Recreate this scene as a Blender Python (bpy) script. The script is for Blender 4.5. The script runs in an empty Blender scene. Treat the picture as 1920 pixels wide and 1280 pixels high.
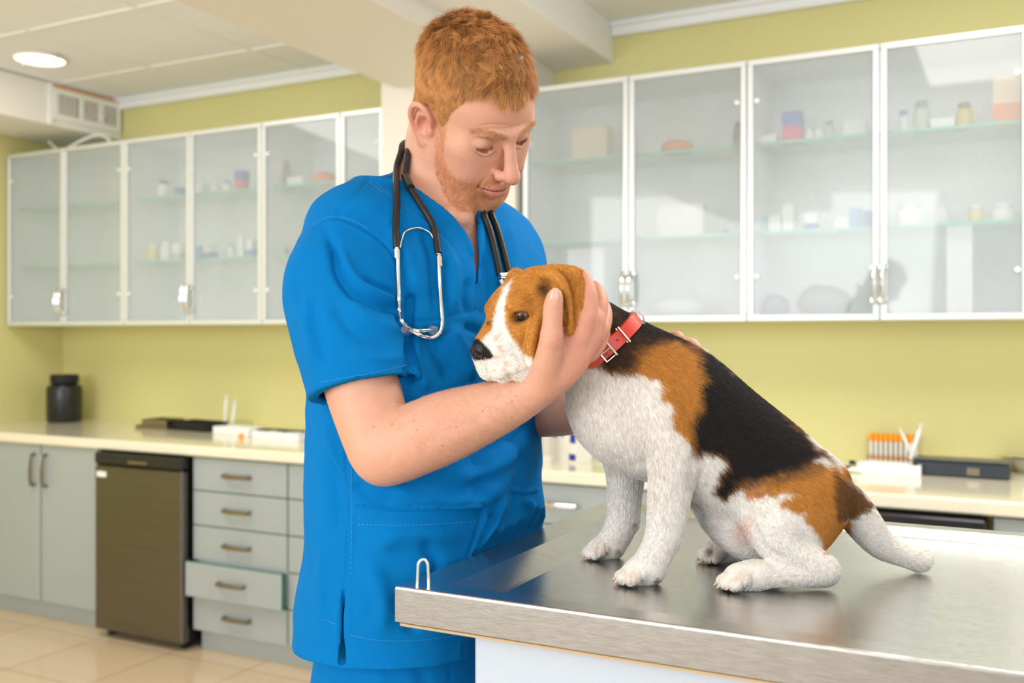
import bpy, math, random
import numpy as np
from mathutils import Vector, Matrix

# ------------------------------------------------------------------ camera, world, light
scene = bpy.context.scene
FPX, HORIZON, YAW, EYE = 1846.0, 629.0, math.radians(27.17), 1.38
cam_data = bpy.data.cameras.new('camera')
camera = bpy.data.objects.new('camera', cam_data)
scene.collection.objects.link(camera)
scene.camera = camera
camera.location = (0, 0, EYE)
camera.rotation_euler = (math.pi/2, 0, YAW)
cam_data.sensor_width = 36
cam_data.lens = FPX/1920*36
cam_data.shift_y = -11/1920
cam_data.dof.use_dof = True
cam_data.dof.focus_distance = 1.25
cam_data.dof.aperture_fstop = 4.5
cam_data.clip_start = 0.05

scene.view_settings.view_transform = 'Standard'
scene.view_settings.look = 'None'
scene.view_settings.gamma = 1
scene.view_settings.use_curve_mapping = False
scene.view_settings.exposure = 0.17
scene.cycles.max_bounces = 8
scene.cycles.transparent_max_bounces = 16
scene.cycles.sample_clamp_indirect = 4
scene.cycles.caustics_reflective = False
scene.cycles.caustics_refractive = False

world = bpy.data.worlds.new('daylight')
scene.world = world
world.use_nodes = True
bg = world.node_tree.nodes['Background']
bg.inputs[0].default_value = (0.88, 0.94, 1.0, 1)
bg.inputs[1].default_value = .98

def area(name, loc, target, size, size_y, power, color=(1, 1, 1)):
    d = bpy.data.lights.new(name, 'AREA')
    d.shape = 'RECTANGLE'; d.size = size; d.size_y = size_y
    d.energy = power; d.color = color
    o = bpy.data.objects.new(name, d)
    scene.collection.objects.link(o)
    o.location = loc
    o.rotation_euler = (Vector(target)-Vector(loc)).to_track_quat('-Z', 'Y').to_euler()
    return o
area('window_light', (2.6, -1.6, 2.1), (-.6, 1.6, 1.2), 2.4, 1.8, 30, (.98, .98, 1.0))
area('window_light', (-2.2, -2.3, 2.1), (-.8, 1.6, 1.25), 3.2, 2.0, 118, (.98, .99, 1.0))
area('ceiling_panel_light', (0.2, 2.3, 2.66), (0.2, 2.3, 0), 1.2, 1.2, 34, (1, .99, .98))
area('ceiling_panel_light', (-3.4, 2.0, 2.66), (-3.4, 2.2, 0), 1.2, 1.2, 26, (1, .99, .98))

# ------------------------------------------------------------------ object helpers
COL = scene.collection
def tag(o, label=None, cat=None, group=None, kind=None):
    if label: o['label'] = label
    if cat: o['category'] = cat
    if group: o['group'] = group
    if kind: o['kind'] = kind
    return o
def thing(name, label, cat, loc=(0, 0, 0), rz=0, group=None):
    o = bpy.data.objects.new(name, None)
    o.empty_display_size = .05
    COL.objects.link(o)
    o.location = loc; o.rotation_euler = (0, 0, rz)
    return tag(o, label, cat, group)
def link(name, me, mat, parent=None):
    o = bpy.data.objects.new(name, me)
    COL.objects.link(o)
    if mat is not None:
        for m in (mat if isinstance(mat, (list, tuple)) else [mat]): me.materials.append(m)
    if parent is not None: o.parent = parent
    return o
def copy_tree(o, parent=None):
    c = o.copy(); COL.objects.link(c)
    if parent is not None: c.parent = parent
    for ch in list(o.children): copy_tree(ch, c)
    return c

class MB:
    """collects boxes, tubes and lathes in one mesh"""
    def __init__(s): s.v = []; s.f = []; s.m = []; s.mi = 0
    def add(s, vs, fs):
        n = len(s.v); s.v += [tuple(v) for v in vs]
        s.f += [tuple(i+n for i in f) for f in fs]; s.m += [s.mi]*len(fs)
        return s
    def box(s, x0, x1, y0, y1, z0, z1, b=0.0):
        if b <= 0:
            vs = [(x, y, z) for x in (x0, x1) for y in (y0, y1) for z in (z0, z1)]
            return s.add(vs, [(0, 1, 3, 2), (4, 6, 7, 5), (0, 4, 5, 1), (2, 3, 7, 6), (0, 2, 6, 4), (1, 5, 7, 3)])
        # chamfered box: three shells of corner verts
        vs = []; idx = {}
        for i, x in enumerate((x0, x1)):
            for j, y in enumerate((y0, y1)):
                for k, z in enumerate((z0, z1)):
                    sx, sy, sz = (b if i == 0 else -b), (b if j == 0 else -b), (b if k == 0 else -b)
                    idx[i, j, k] = len(vs)
                    vs += [(x, y+sy, z+sz), (x+sx, y, z+sz), (x+sx, y+sy, z)]
        fs = []
        g = lambda i, j, k, a: idx[i, j, k]+a
        for i in (0, 1): fs.append([g(i, 0, 0, 0), g(i, 0, 1, 0), g(i, 1, 1, 0), g(i, 1, 0, 0)][::(1 if i == 0 else -1)])
        for j in (0, 1): fs.append([g(0, j, 0, 1), g(1, j, 0, 1), g(1, j, 1, 1), g(0, j, 1, 1)][::(1 if j == 0 else -1)])
        for k in (0, 1): fs.append([g(0, 0, k, 2), g(0, 1, k, 2), g(1, 1, k, 2), g(1, 0, k, 2)][::(1 if k == 0 else -1)])
        for i in (0, 1):
            for j in (0, 1): fs.append([g(i, j, 0, 0), g(i, j, 1, 0), g(i, j, 1, 1), g(i, j, 0, 1)])
            for k in (0, 1): fs.append([g(i, 0, k, 0), g(i, 1, k, 0), g(i, 1, k, 2), g(i, 0, k, 2)])
        for j in (0, 1):
            for k in (0, 1): fs.append([g(0, j, k, 1), g(1, j, k, 1), g(1, j, k, 2), g(0, j, k, 2)])
        for key in idx: fs.append([idx[key], idx[key]+1, idx[key]+2])
        return s.add(vs, fs)
    def tube(s, pts, r, n=10, closed=False, cap=True, flat=None):
        pts = [Vector(p) for p in pts]; N = len(pts)
        rs = r if isinstance(r, (list, tuple)) else [r]*N
        up = None; vs = []; fs = []
        for i, p in enumerate(pts):
            a = pts[i-1] if (i > 0 or closed) else p
            c = pts[(i+1) % N] if (i < N-1 or closed) else p
            t = (c-a).normalized()
            if up is None:
                up = Vector((0, 0, 1)) if abs(t.z) < .9 else Vector((1, 0, 0))
            u = (up-t*up.dot(t)).normalized(); w = t.cross(u); up = u
            for k in range(n):
                a_ = 2*math.pi*k/n
                fx, fy = (flat if flat else (1, 1))
                vs.append(p+(u*math.cos(a_)*fx+w*math.sin(a_)*fy)*rs[i])
        M = N if closed else N-1
        for i in range(M):
            for k in range(n):
                j = (i+1) % N
                fs.append((i*n+k, i*n+(k+1) % n, j*n+(k+1) % n, j*n+k))
        if cap and not closed:
            fs.append(tuple(range(n))[::-1]); fs.append(tuple((N-1)*n+k for k in range(n)))
        return s.add(vs, fs)
    def lathe(s, prof, c=(0, 0, 0), n=20, M=None):
        vs = []; fs = []
        for (r, z) in prof:
            for k in range(n):
                a = 2*math.pi*k/n
                v = Vector((r*math.cos(a), r*math.sin(a), z))
                if M is not None: v = M @ v
                vs.append(v+Vector(c))
        for i in range(len(prof)-1):
            for k in range(n):
                fs.append((i*n+k, i*n+(k+1) % n, (i+1)*n+(k+1) % n, (i+1)*n+k))
        fs.append(tuple(range(n))[::-1]); fs.append(tuple((len(prof)-1)*n+k for k in range(n)))
        return s.add(vs, fs)
    def build(s, name, mat, parent=None, smooth=False, origin=None):
        me = bpy.data.meshes.new(name)
        vs = s.v
        if origin is not None: vs = [(a-origin[0], b-origin[1], c-origin[2]) for a, b, c in s.v]
        me.from_pydata(vs, [], s.f)
        me.polygons.foreach_set('material_index', s.m)
        if smooth:
            me.polygons.foreach_set('use_smooth', [True]*len(s.f))
        me.update()
        bm_fix(me)
        if smooth: me.set_sharp_from_angle(angle=math.radians(40))
        o = link(name, me, mat, parent)
        if origin is not None and parent is None: o.location = origin
        return o
import bmesh
def bm_fix(me):
    b = bmesh.new(); b.from_mesh(me)
    bmesh.ops.recalc_face_normals(b, faces=b.faces)
    b.to_mesh(me); b.free()

# ------------------------------------------------------------------ materials
def srgb(r, g, b):
    f = lambda c: (c/255/12.92) if c/255 <= .04045 else ((c/255+.055)/1.055)**2.4
    return (f(r), f(g), f(b), 1)
def mat(name, color, rough=.5, metal=0, bump=0, bscale=200, vary=0, vscale=3, coat=0, sss=0, spec=.5, emit=0, stretch=None, sheen=0, attr=False, trans=0, ior=1.45, alpha=1):
    m = bpy.data.materials.new(name); m.use_nodes = True
    nt = m.node_tree; N = nt.nodes; L = nt.links
    b = N['Principled BSDF']
    b.inputs['Base Color'].default_value = color
    b.inputs['Roughness'].default_value = rough
    b.inputs['Metallic'].default_value = metal
    b.inputs['Coat Weight'].default_value = coat
    b.inputs['Coat Roughness'].default_value = .1
    b.inputs['Specular IOR Level'].default_value = spec
    b.inputs['Transmission Weight'].default_value = trans
    b.inputs['IOR'].default_value = ior
    b.inputs['Alpha'].default_value = alpha
    if sheen: b.inputs['Sheen Weight'].default_value = sheen
    if sss:
        b.inputs['Subsurface Weight'].default_value = sss
        b.inputs['Subsurface Radius'].default_value = (1, .35, .2)
        b.inputs['Subsurface Scale'].default_value = .006
    if emit:
        b.inputs['Emission Color'].default_value = color
        b.inputs['Emission Strength'].default_value = emit
    csock = None
    if attr:
        a = N.new('ShaderNodeAttribute'); a.attribute_name = 'Col'
        csock = a.outputs['Color']
    tc = N.new('ShaderNodeTexCoord'); mp = N.new('ShaderNodeMapping')
    L.new(tc.outputs['Object'], mp.inputs[0])
    if stretch: mp.inputs['Scale'].default_value = stretch
    if vary:
        n = N.new('ShaderNodeTexNoise'); n.inputs['Scale'].default_value = vscale; n.inputs['Detail'].default_value = 4
        L.new(mp.outputs[0], n.inputs['Vector'])
        r = N.new('ShaderNodeMapRange'); r.inputs[1].default_value = .3; r.inputs[2].default_value = .7
        r.inputs[3].default_value = 1-vary; r.inputs[4].default_value = 1+vary
        L.new(n.outputs['Fac'], r.inputs[0])
        hv = N.new('ShaderNodeVectorMath'); hv.operation = 'SCALE'
        if csock: L.new(csock, hv.inputs[0])
        else: hv.inputs[0].default_value = color[:3]
        L.new(r.outputs[0], hv.inputs['Scale'])
        csock = hv.outputs[0]
    if csock: L.new(csock, b.inputs['Base Color'])
    if bump:
        n = N.new('ShaderNodeTexNoise'); n.inputs['Scale'].default_value = bscale; n.inputs['Detail'].default_value = 3
        L.new(mp.outputs[0], n.inputs['Vector'])
        bp = N.new('ShaderNodeBump'); bp.inputs['Strength'].default_value = bump; bp.inputs['Distance'].default_value = .002
        L.new(n.outputs['Fac'], bp.inputs['Height']); L.new(bp.outputs[0], b.inputs['Normal'])
    return m

M = {}
M['wall'] = mat('lime_wall_paint', srgb(217, 210, 146), .55, bump=.05, bscale=60, vary=.03, vscale=1.5)
M['white_paint'] = mat('white_ceiling_paint', srgb(242, 240, 234), .7, bump=.03, bscale=80)
M['beam_paint'] = mat('cream_paint', srgb(232, 227, 216), .6)
M['tile'] = mat('ceiling_tile_board', srgb(244, 246, 250), .85, bump=.15, bscale=300, vary=.01, vscale=40)
M['tbar'] = mat('white_enamel', srgb(243, 243, 240), .35)
M['moulding'] = mat('white_moulding', srgb(246, 247, 248), .4)
M['counter'] = mat('cream_worktop', srgb(237, 230, 208), .12, vary=.02, vscale=60, coat=.4)
M['grey_glass'] = mat('grey_backpainted_glass', srgb(162, 171, 172), .28, coat=.6)
M['green_edge'] = mat('green_glass_edge', srgb(24, 110, 92), .15, coat=.5)
M['alu'] = mat('satin_aluminium', srgb(226, 229, 228), .35, metal=.35)
M['cab_inside'] = mat('pale_grey_laminate', srgb(240, 244, 244), .5)
M['kick'] = mat('grey_kickboard', srgb(170, 178, 178), .4)
M['chrome'] = mat('chrome', (.82, .82, .8, 1), .12, metal=1)
M['nickel'] = mat('brushed_nickel', srgb(150, 140, 125), .28, metal=1)
M['fridge'] = mat('fridge_steel', srgb(118, 114, 108), .3, metal=1, bump=.1, bscale=30, stretch=(1, 1, 40), vary=.06, vscale=2)
M['black'] = mat('black_plastic', srgb(26, 26, 28), .35, coat=.2)
M['black_matte'] = mat('black_matte', srgb(20, 20, 22), .6)
M['white_plastic'] = mat('white_plastic', srgb(240, 241, 240), .3)
M['steel'] = mat('table_steel', srgb(214, 212, 206), .23, metal=1, bump=.14, bscale=18, stretch=(3, 40, 3), vary=.06, vscale=5)
M['steel_edge'] = mat('rim_steel', srgb(172, 169, 163), .3, metal=1, bump=.12, bscale=40, stretch=(3, 3, 22), vary=.12, vscale=14)
M['orange'] = mat('orange_plastic', srgb(246, 160, 28), .4)
M['paper'] = mat('white_paper', srgb(238, 236, 230), .7)
M['pedestal'] = mat('pedestal_white', srgb(190, 201, 214), .35)
M['tan'] = mat('tan_edge_strip', srgb(196, 170, 130), .35)

def glass_mat(name, tint, haze, trn=.5, rough=.28):
    m = bpy.data.materials.new(name); m.use_nodes = True
    nt = m.node_tree; N = nt.nodes; L = nt.links
    for n in list(N): N.remove(n)
    out = N.new('ShaderNodeOutputMaterial')
    tr = N.new('ShaderNodeBsdfTransparent'); tr.inputs[0].default_value = (*tint, 1)
    rf = N.new('ShaderNodeBsdfRefraction'); rf.inputs['Color'].default_value = (*tint, 1)
    rf.inputs['Roughness'].default_value = rough; rf.inputs['IOR'].default_value = 1.12
    df = N.new('ShaderNodeBsdfTranslucent'); df.inputs[0].default_value = (.90, .92, .925, 1)
    d2 = N.new('ShaderNodeBsdfDiffuse'); d2.inputs[0].default_value = (.84, .86, .87, 1)
    gl = N.new('ShaderNodeBsdfGlossy'); gl.inputs['Roughness'].default_value = .04
    m1 = N.new('ShaderNodeMixShader'); m1.inputs[0].default_value = 1-trn
    L.new(tr.outputs[0], m1.inputs[1]); L.new(rf.outputs[0], m1.inputs[2])
    md = N.new('ShaderNodeMixShader'); md.inputs[0].default_value = .6
    L.new(df.outputs[0], md.inputs[1]); L.new(d2.outputs[0], md.inputs[2])
    m2 = N.new('ShaderNodeMixShader'); m2.inputs[0].default_value = haze
    L.new(m1.outputs[0], m2.inputs[1]); L.new(md.outputs[0], m2.inputs[2])
    fr = N.new('ShaderNodeFresnel'); fr.inputs[0].default_value = 1.5
    m3 = N.new('ShaderNodeMixShader')
    ge = N.new('ShaderNodeNewGeometry'); ml = N.new('ShaderNodeMath'); ml.operation = 'MULTIPLY_ADD'   # reflect on the outer face only
    iv = N.new('ShaderNodeMath'); iv.operation = 'SUBTRACT'; iv.inputs[0].default_value = 1
    L.new(ge.outputs['Backfacing'], iv.inputs[1]); ml.operation = 'MULTIPLY'
    L.new(fr.outputs[0], ml.inputs[0]); L.new(iv.outputs[0], ml.inputs[1])
    L.new(ml.outputs[0], m3.inputs[0]); L.new(m2.outputs[0], m3.inputs[1]); L.new(gl.outputs[0], m3.inputs[2])
    L.new(m3.outputs[0], out.inputs[0])
    return m
M['frost'] = glass_mat('frosted_door_glass', (.965, .972, .975), .27, trn=1, rough=.12)
M['clear'] = glass_mat('clear_plastic', (.93, .96, .95), .14, trn=1)
M['shelf_glass'] = glass_mat('green_shelf_glass', (.84, .95, .91), .12, trn=1)
M['shelf_edge'] = mat('green_shelf_edge', srgb(120, 205, 180), .2, emit=0)

# tiled floor
def floor_mat():
    m = mat('beige_floor_tile', srgb(214, 190, 158), .16, coat=.3)
    nt = m.node_tree; N = nt.nodes; L = nt.links; b = N['Principled BSDF']
    tc = N.new('ShaderNodeTexCoord'); mp = N.new('ShaderNodeMapping')
    L.new(tc.outputs['Object'], mp.inputs[0]); mp.inputs['Location'].default_value = (.13, .03, 0)
    mp.inputs['Scale'].default_value = (1, 1, 1)
    br = N.new('ShaderNodeTexBrick'); br.offset = 0; br.inputs['Scale'].default_value = 1
    br.inputs['Brick Width'].default_value = .45; br.inputs['Row Height'].default_value = .45
    br.inputs['Mortar Size'].default_value = .004; br.inputs['Mortar Smooth'].default_value = .3
    br.inputs['Color1'].default_value = srgb(218, 194, 162); br.inputs['Color2'].default_value = srgb(211, 187, 154)
    br.inputs['Mortar'].default_value = srgb(168, 146, 118)
    L.new(mp.outputs[0], br.inputs['Vector']); L.new(br.outputs['Color'], b.inputs['Base Color'])
    return m
M['floor'] = floor_mat()

# ------------------------------------------------------------------ setting
WY, WX, UY, CY = 3.95, -5.0, 3.58, 3.18       # back wall, left wall, upper door face, counter front
def struct(name, mb, m, smooth=False):
    return tag(mb.build(name, m, smooth=smooth), kind='structure')
struct('floor', MB().box(-5.2, 3.4, -3.2, 4.1, -.1, 0), M['floor'])
struct('wall_back', MB().box(-5.2, 3.4, WY, WY+.15, 0, 2.9), M['wall'])
struct('wall_left', MB().box(WX-.15, WX, -3.2, WY, 0, 2.9), M['wall'])
cl = MB()
GX = [-3.175-.65*k for k in range(-1, 3)]; GY = [3.526-.665*k for k in range(-0, 10)]
struct('ceiling_left', MB().box(-5.1, -2.2, -3.2, WY, 2.712, 2.8), M['tile'])
g = MB()
for x in GX: g.box(x-.012, x+.012, -3.2, WY-.001, 2.706, 2.714, .002)
for y in GY: g.box(-5.0, -2.2, y-.012, y+.012, 2.7055, 2.714, .002)
struct('trim_1', g, M['tbar'])
struct('trim_2', MB().box(-2.39, -1.836, -3.2, 3.57, 2.45, 2.8), M['beam_paint'])
struct('ceiling_middle', MB().box(-1.84, -1.54, -3.2, WY, 2.545, 2.8), M['white_paint'])
struct('ceiling_right', MB().box(-1.54, 3.4, -3.2, WY, 2.712, 2.8), M['white_paint'])
mo = MB()
for (a, b_) in ((-5.0, -2.39), (-1.54, 3.4)):
    mo.box(a, b_, WY-.03, WY-.001, 2.655, 2.712, .006).box(a, b_, WY-.055, WY-.001, 2.69, 2.7125, .006)
struct('trim_3', mo, M['moulding'])
struct('wall_pillar', MB().box(-2.468, -1.812, 3.56, WY, 0, 2.6), M['beam_paint'])
# ventilation duct box along the left wall
vt = thing('ventilation_duct', 'white boxed ventilation duct with slotted grille above the left cabinets', 'vent duct', (-4.51, 3.7, 2.485))
MB().box(-.48, 0, -6.9, .249, 0, .222, .004).build('duct_box', M['white_paint'], vt)
MB().box(0, .012, -.225, -.205, .0, .222).build('joint_strip', M['tbar'], vt)
mg = MB()
for (a, b_, c, d) in ((-.205, .235, .035, .065), (-.205, .235, .172, .2)): mg.box(0, .014, a, b_, c, d, .003)
for y in (-.205, -.045, .085, .205): mg.box(0, .014, y, y+.03, .065, .172, .002)
mg.build('grille_frame', M['tbar'], vt)
MB().box(.0005, .004, -.18, .21, .06, .18).build('grille_backing', mat('grille_shadow_grey', srgb(34, 30, 26), .8), vt)
for s0 in (-.172, -.012, .118):
    for k in range(6):
        y = s0+k*.0205
        MB().box(.004, .013, y, y+.0105, .062, .175, .001).build('grille_slat', M['beam_paint'], vt)
MB().box(0, .006, -.2, .22, .2, .212).build('filler_strip', M['orange'], vt)
for y, z in ((-.03, .115), (.1, .1)):
    MB().lathe([(.0, 0), (.012, .002), (.012, .012), (.0, .016)], n=12, M=Matrix.Rotation(math.pi/2, 3, 'Y'), c=(.012, y, z)).build('grille_knob', M['white_plastic'], vt, True)
# downlight
dl = thing('ceiling_downlight', 'round lit downlight recessed in the white tile ceiling', 'ceiling light', (-4.17, 3.166, 2.704))
MB().lathe([(.120, .008), (.126, .004), (.124, -.002), (.112, -.006), (.108, .004)], n=40).build('trim_ring', M['white_paint'], dl, True)
MB().lathe([(0, .0), (.108, .0), (.108, .006), (0, .006)], n=40).build('diffuser', mat('downlight_diffuser', (1, .86, .66, 1), .5, emit=3), dl, True)
MB().lathe([(.0, 0), (.012, 0), (.012, -.01), (.0, -.012)], n=12, c=(.13, .0, -.001)).build('clip', M['chrome'], dl, True)
MB().lathe([(.0, 0), (.012, 0), (.012, -.01), (.0, -.012)], n=12, c=(-.13, .0, -.001)).build('clip', M['chrome'], dl, True)
# lit ceiling fixtures with louvres, seen mirrored in the cabinet doors
def louvre(loc, label):
    t = thing('louvred_ceiling_light', label, 'ceiling light', loc)
    MB().box(-.6, .6, -.3, -.28, -.03, .006).box(-.6, .6, .28, .3, -.03, .006).box(-.6, -.58, -.28, .28, -.03, .006).box(.58, .6, -.28, .28, -.03, .006).build('frame', M['tbar'], t)
    MB().box(-.58, .58, -.28, .28, 0, .005).build('diffuser', mat('louvre_tube_light', (1, .95, .85, 1), .5, emit=3), t)
    for k in range(15):
        MB().box(-.56+k*.08-.004, -.56+k*.08+.004, -.28, .28, -.025, -.001).build('louvre', M['alu'], t)
    for k in range(3):
        MB().box(-.58, .58, -.15+k*.15-.004, -.15+k*.15+.004, -.026, -.002).build('louvre', M['alu'], t)
louvre((.55, 1.75, 2.700), 'louvred fluorescent ceiling light mirrored in the right wall cabinet doors')

# ------------------------------------------------------------------ wall cabinets
UZ0, UZ1 = 1.434, 2.382
DW = .457
def pull(parent, x, y, z, side):
    m = MB()
    pts = [(x, y, z-.062), (x, y-.028, z-.055), (x, y-.036, z-.025), (x, y-.038, z), (x, y-.036, z+.025), (x, y-.028, z+.055), (x, y, z+.062)]
    m.tube(pts, .011, 10, flat=(1, .8))
    for dz in (-.055, .055): m.lathe([(.0, 0), (.014, 0), (.014, .006), (0, .007)], c=(x, y, z+dz), n=12, M=Matrix.Rotation(math.pi/2, 3, 'X'))
    return m.build('handle', M['chrome'], parent, True)
ordn = ['first', 'second', 'third', 'fourth', 'fifth', 'sixth']
def wall_cabinet(x0, label, w=2*DW, doors=2):
    t = thing('wall_cabinet', label, 'wall cabinet', (x0, UY, UZ0), 0, 'frosted glass wall cabinets above the worktop')
    H = UZ1-UZ0; D = WY-UY-.002
    b = MB().box(0, w, .022, D, 0, .016).box(0, w, .022, D, H-.016, H).box(0, .016, .022, D, .016, H-.016).box(w-.016, w, .022, D, .016, H-.016).box(.016, w-.016, D-.008, D, .016, H-.016)
    b.build('body', M['cab_inside'], t)
    for zz in (1.763-UZ0, 2.09-UZ0):
        s = MB().box(.018, w-.018, .07, D-.01, zz-.008, zz).build('shelf', M['shelf_glass'], t)
        MB().box(.018, w-.018, .064, .0695, zz-.009, zz+.001).build('shelf_edge', M['shelf_edge'], s)
    for k in range(doors):
        a = k*DW+.002; e = min((k+1)*DW, w)-.002; fw = .021
        d = MB().box(a, e, 0, .02, 0, fw, .002).box(a, e, 0, .02, H-fw, H, .002).box(a, a+fw, 0, .02, fw, H-fw, .002).box(e-fw, e, 0, .02, fw, H-fw, .002).build('door', M['alu'], t)
        MB().box(a+fw, e-fw, .008, .012, fw, H-fw).build('door_glass', M['frost'], d)
        hx = (e-.012) if k == 0 else (a+.012)
        if w > .7: pull(d, hx, 0, .125, k)
        ex = (a+.03) if k == 0 else (e-.03)
        for zz in (.16, H-.15):
            MB().lathe([(.0, 0), (.009, 0), (.009, .008), (0, .01)], c=(ex+(.004 if k == 0 else -.004), .008, zz), n=12, M=Matrix.Rotation(math.pi/2, 3, 'X')).build('glass_clip', M['white_plastic'], d, True)
    return t
wall_cabinet(-4.99, 'frosted double door wall cabinet at the far left corner, shelves empty')
wall_cabinet(-4.99+2*DW, 'frosted double door wall cabinet left of the man holding white bottles and boxes')
wall_cabinet(-4.99+4*DW, 'frosted double door wall cabinet beside the man\'s shoulder, against the pillar', w=.692)
wall_cabinet(-4.99+7*DW, 'frosted double door wall cabinet right of the pillar with orange item inside')
wall_cabinet(-4.99+9*DW, 'frosted double door wall cabinet above the dog\'s back with blue and pink box')
wall_cabinet(-4.99+11*DW, 'frosted wall cabinet at the right edge of the photo')
# cables on top of the left cabinet
def px_on_plane(px, Y):                       # point of the plane Y = const seen in photo column px (for measuring)
    d = (px-960)/FPX
    return Y*(-math.sin(YAW)+d*math.cos(YAW))/(math.cos(YAW)+d*math.sin(YAW))
cb = MB(); x0 = -4.62
cb.tube([(-4.62+.36*t_, 3.66+.06*math.sin(3*t_), 2.39+.075*math.sin(math.pi*t_)) for t_ in np.linspace(0, 1, 12)], .008, 8)
tag(cb.build('cable', M['white_plastic'], smooth=True), 'white cable arching over the top of the far left wall cabinet', 'cable')
cb = MB().tube([(-4.80+.1*t_, 3.70, 2.46-.068*t_) for t_ in np.linspace(0, 1, 5)], .007, 8)
tag(cb.build('cable', M['white_plastic'], smooth=True), 'short white cable end sticking up on the far left wall cabinet', 'cable')

# ------------------------------------------------------------------ base cabinets and worktop
cz = .90
wt = MB().box(WX+.001, 3.0, CY, 3.555, cz-.045, cz, .006).box(WX+.001, -2.470, 3.545, WY-.001, cz-.045, cz-.0005).box(-1.810, 3.0, 3.545, WY-.001, cz-.045, cz-.0005)
tag(wt.build('worktop', M['counter']), 'long cream polished worktop running along the lime back wall', 'worktop')
BY = 3.20
def bar_handle(parent, cx, z, vertical=False, chrome=False):
    m = MB()
    if vertical: pts = [(cx, BY-.0, z-.075), (cx, BY-.026, z-.07), (cx, BY-.03, z-.03), (cx, BY-.03, z+.03), (cx, BY-.026, z+.07), (cx, BY, z+.075)]
    else: pts = [(cx-.07, BY, z), (cx-.066, BY-.024, z), (cx-.03, BY-.03, z), (cx+.03, BY-.03, z), (cx+.066, BY-.024, z), (cx+.07, BY, z)]
    m.tube(pts, .0095, 8, flat=(1, .7))
    return m.build('handle', M['chrome'] if chrome else M['nickel'], parent, True)
DZ = [.850, .705, .553, .40, .247, .093]
def drawer_unit(x0, w, label, open_row=None, chrome=False):
    t = thing('drawer_cabinet', label, 'drawer cabinet', (x0, BY, 0), 0, 'grey glass fronted drawer cabinets under the worktop')
    MB().box(.004, w-.004, .03, .35, .09, cz-.046).build('body', M['cab_inside'], t)
    MB().box(.0, w, .055, .07, 0, .09).build('kickboard', M['kick'], t)
    for k in range(5):
        o = .035 if k == open_row else 0
        hw = .012 if k == open_row else 0
        d = MB().box(.004-hw, w-.004, -o, .018-o, DZ[k+1]+.003, DZ[k]-.003).build('drawer', M['grey_glass'], t)
        MB().box(.002-hw, w-.002, -o+.003, .020-o, DZ[k]-.0045, DZ[k]).box(w-.004, w, -o+.001, .02-o, DZ[k+1]+.003, DZ[k]-.003).build('glass_edge', M['green_edge'], d)
        if k == open_row: MB().box(.03, w-.03, .018-o, .2, DZ[k+1]+.01, DZ[k]-.02).build('drawer_box', M['cab_inside'], d)
        h = bar_handle(d, w*.49, (DZ[k]+DZ[k+1])/2+.002, chrome=chrome)
        h.location = (0, -BY-o, 0)
    return t
drawer_unit(-3.215, .53, 'grey five drawer cabinet right of the steel fridge, fourth drawer pulled slightly open', 3)
drawer_unit(-2.685, .53, 'grey five drawer cabinet just left of the man, mostly hidden by his tunic')
drawer_unit(-1.71, .533, 'grey drawer cabinet with chrome handle between man and dog behind the table', chrome=True)
drawer_unit(-1.177, .533, 'grey drawer cabinet behind the dog\'s legs and the table', chrome=True)
drawer_unit(-.065, .533, 'grey drawer cabinet under the worktop at the right edge, behind the table', chrome=True)
def door_unit(x0, w, n, label):
    t = thing('base_cabinet', label, 'base cabinet', (x0, BY, 0))
    MB().box(.004, n*w-.004, .03, .7, .09, cz-.046).build('body', M['cab_inside'], t)
    MB().box(0, n*w, .055, .07, 0, .09).build('kickboard', M['kick'], t)
    for k in range(n):
        d = MB().box(k*w+.003, (k+1)*w-.004, 0, .018, .096, .852).build('door', M['grey_glass'], t)
        MB().box((k+1)*w-.004, (k+1)*w-.0005, 0, .02, .096, .852).build('glass_edge', M['green_edge'], d)
        hx = (k*w+w-.045) if k % 2 == 0 else (k*w+.04)
        h = bar_handle(d, hx, .73, True); h.location = (0, -BY, 0)
    MB().box(n*w-.0004, n*w+.02, 0, .6, .096, .852).build('side_panel', M['green_edge'], t)
    return t
door_unit(-4.6, .395, 2, 'grey two door base cabinet left of the steel fridge')
def fridge(x0, label):
    t = thing('fridge', label, 'fridge', (x0, 3.15, 0), 0, 'small fridges standing under the worktop')
    w = .545
    MB().box(.01, w-.01, .06, .62, .03, .845).build('cabinet_body', M['black_matte'], t)
    d = MB().box(0, w, 0, .05, .035, .79, .008).build('door', M['fridge'], t)
    MB().box(0, w, -.002, .05, .793, .845, .006).build('top_panel', M['black'], t)
    MB().box(.02, .08, -.004, 0, .735, .76, .001).build('badge', M['white_plastic'], d)
    MB().box(.22, .34, -.008, -.002, .805, .818, .002).build('door_grip', M['nickel'], d)
    for x in (.03, w-.06):
        MB().box(x, x+.03, .05, .08, 0, .04).build('foot', M['black_matte'], t)
    return t
fridge(-3.775, 'small brushed steel fridge with black top strip left of the open drawer')
fridge(-.625, 'small fridge with black top strip under the worktop behind the dog\'s tail')

# ================================================================== sculpting kit (signed distance fields -> mesh)
CY_, SY_ = math.cos(YAW), math.sin(YAW)
ROT = np.array([[CY_, -SY_, 0], [SY_, CY_, 0], [0, 0, 1]])      # eye-level frame -> world
def P(px, py, z):                              # point at distance z seen at (px, py) of the photo, eye-level frame
    return np.array([(px-960)*z/FPX, z, (HORIZON-py)*z/FPX])
def W(p):                                      # frame -> world
    return np.asarray(p) @ ROT.T + np.array([0, 0, EYE])
def PX(v):                                     # frame coords -> photo coords
    return 960+FPX*v[:, 0]/v[:, 1], HORIZON-FPX*v[:, 2]/v[:, 1]
def R_(px, z): return px*z/FPX

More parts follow.
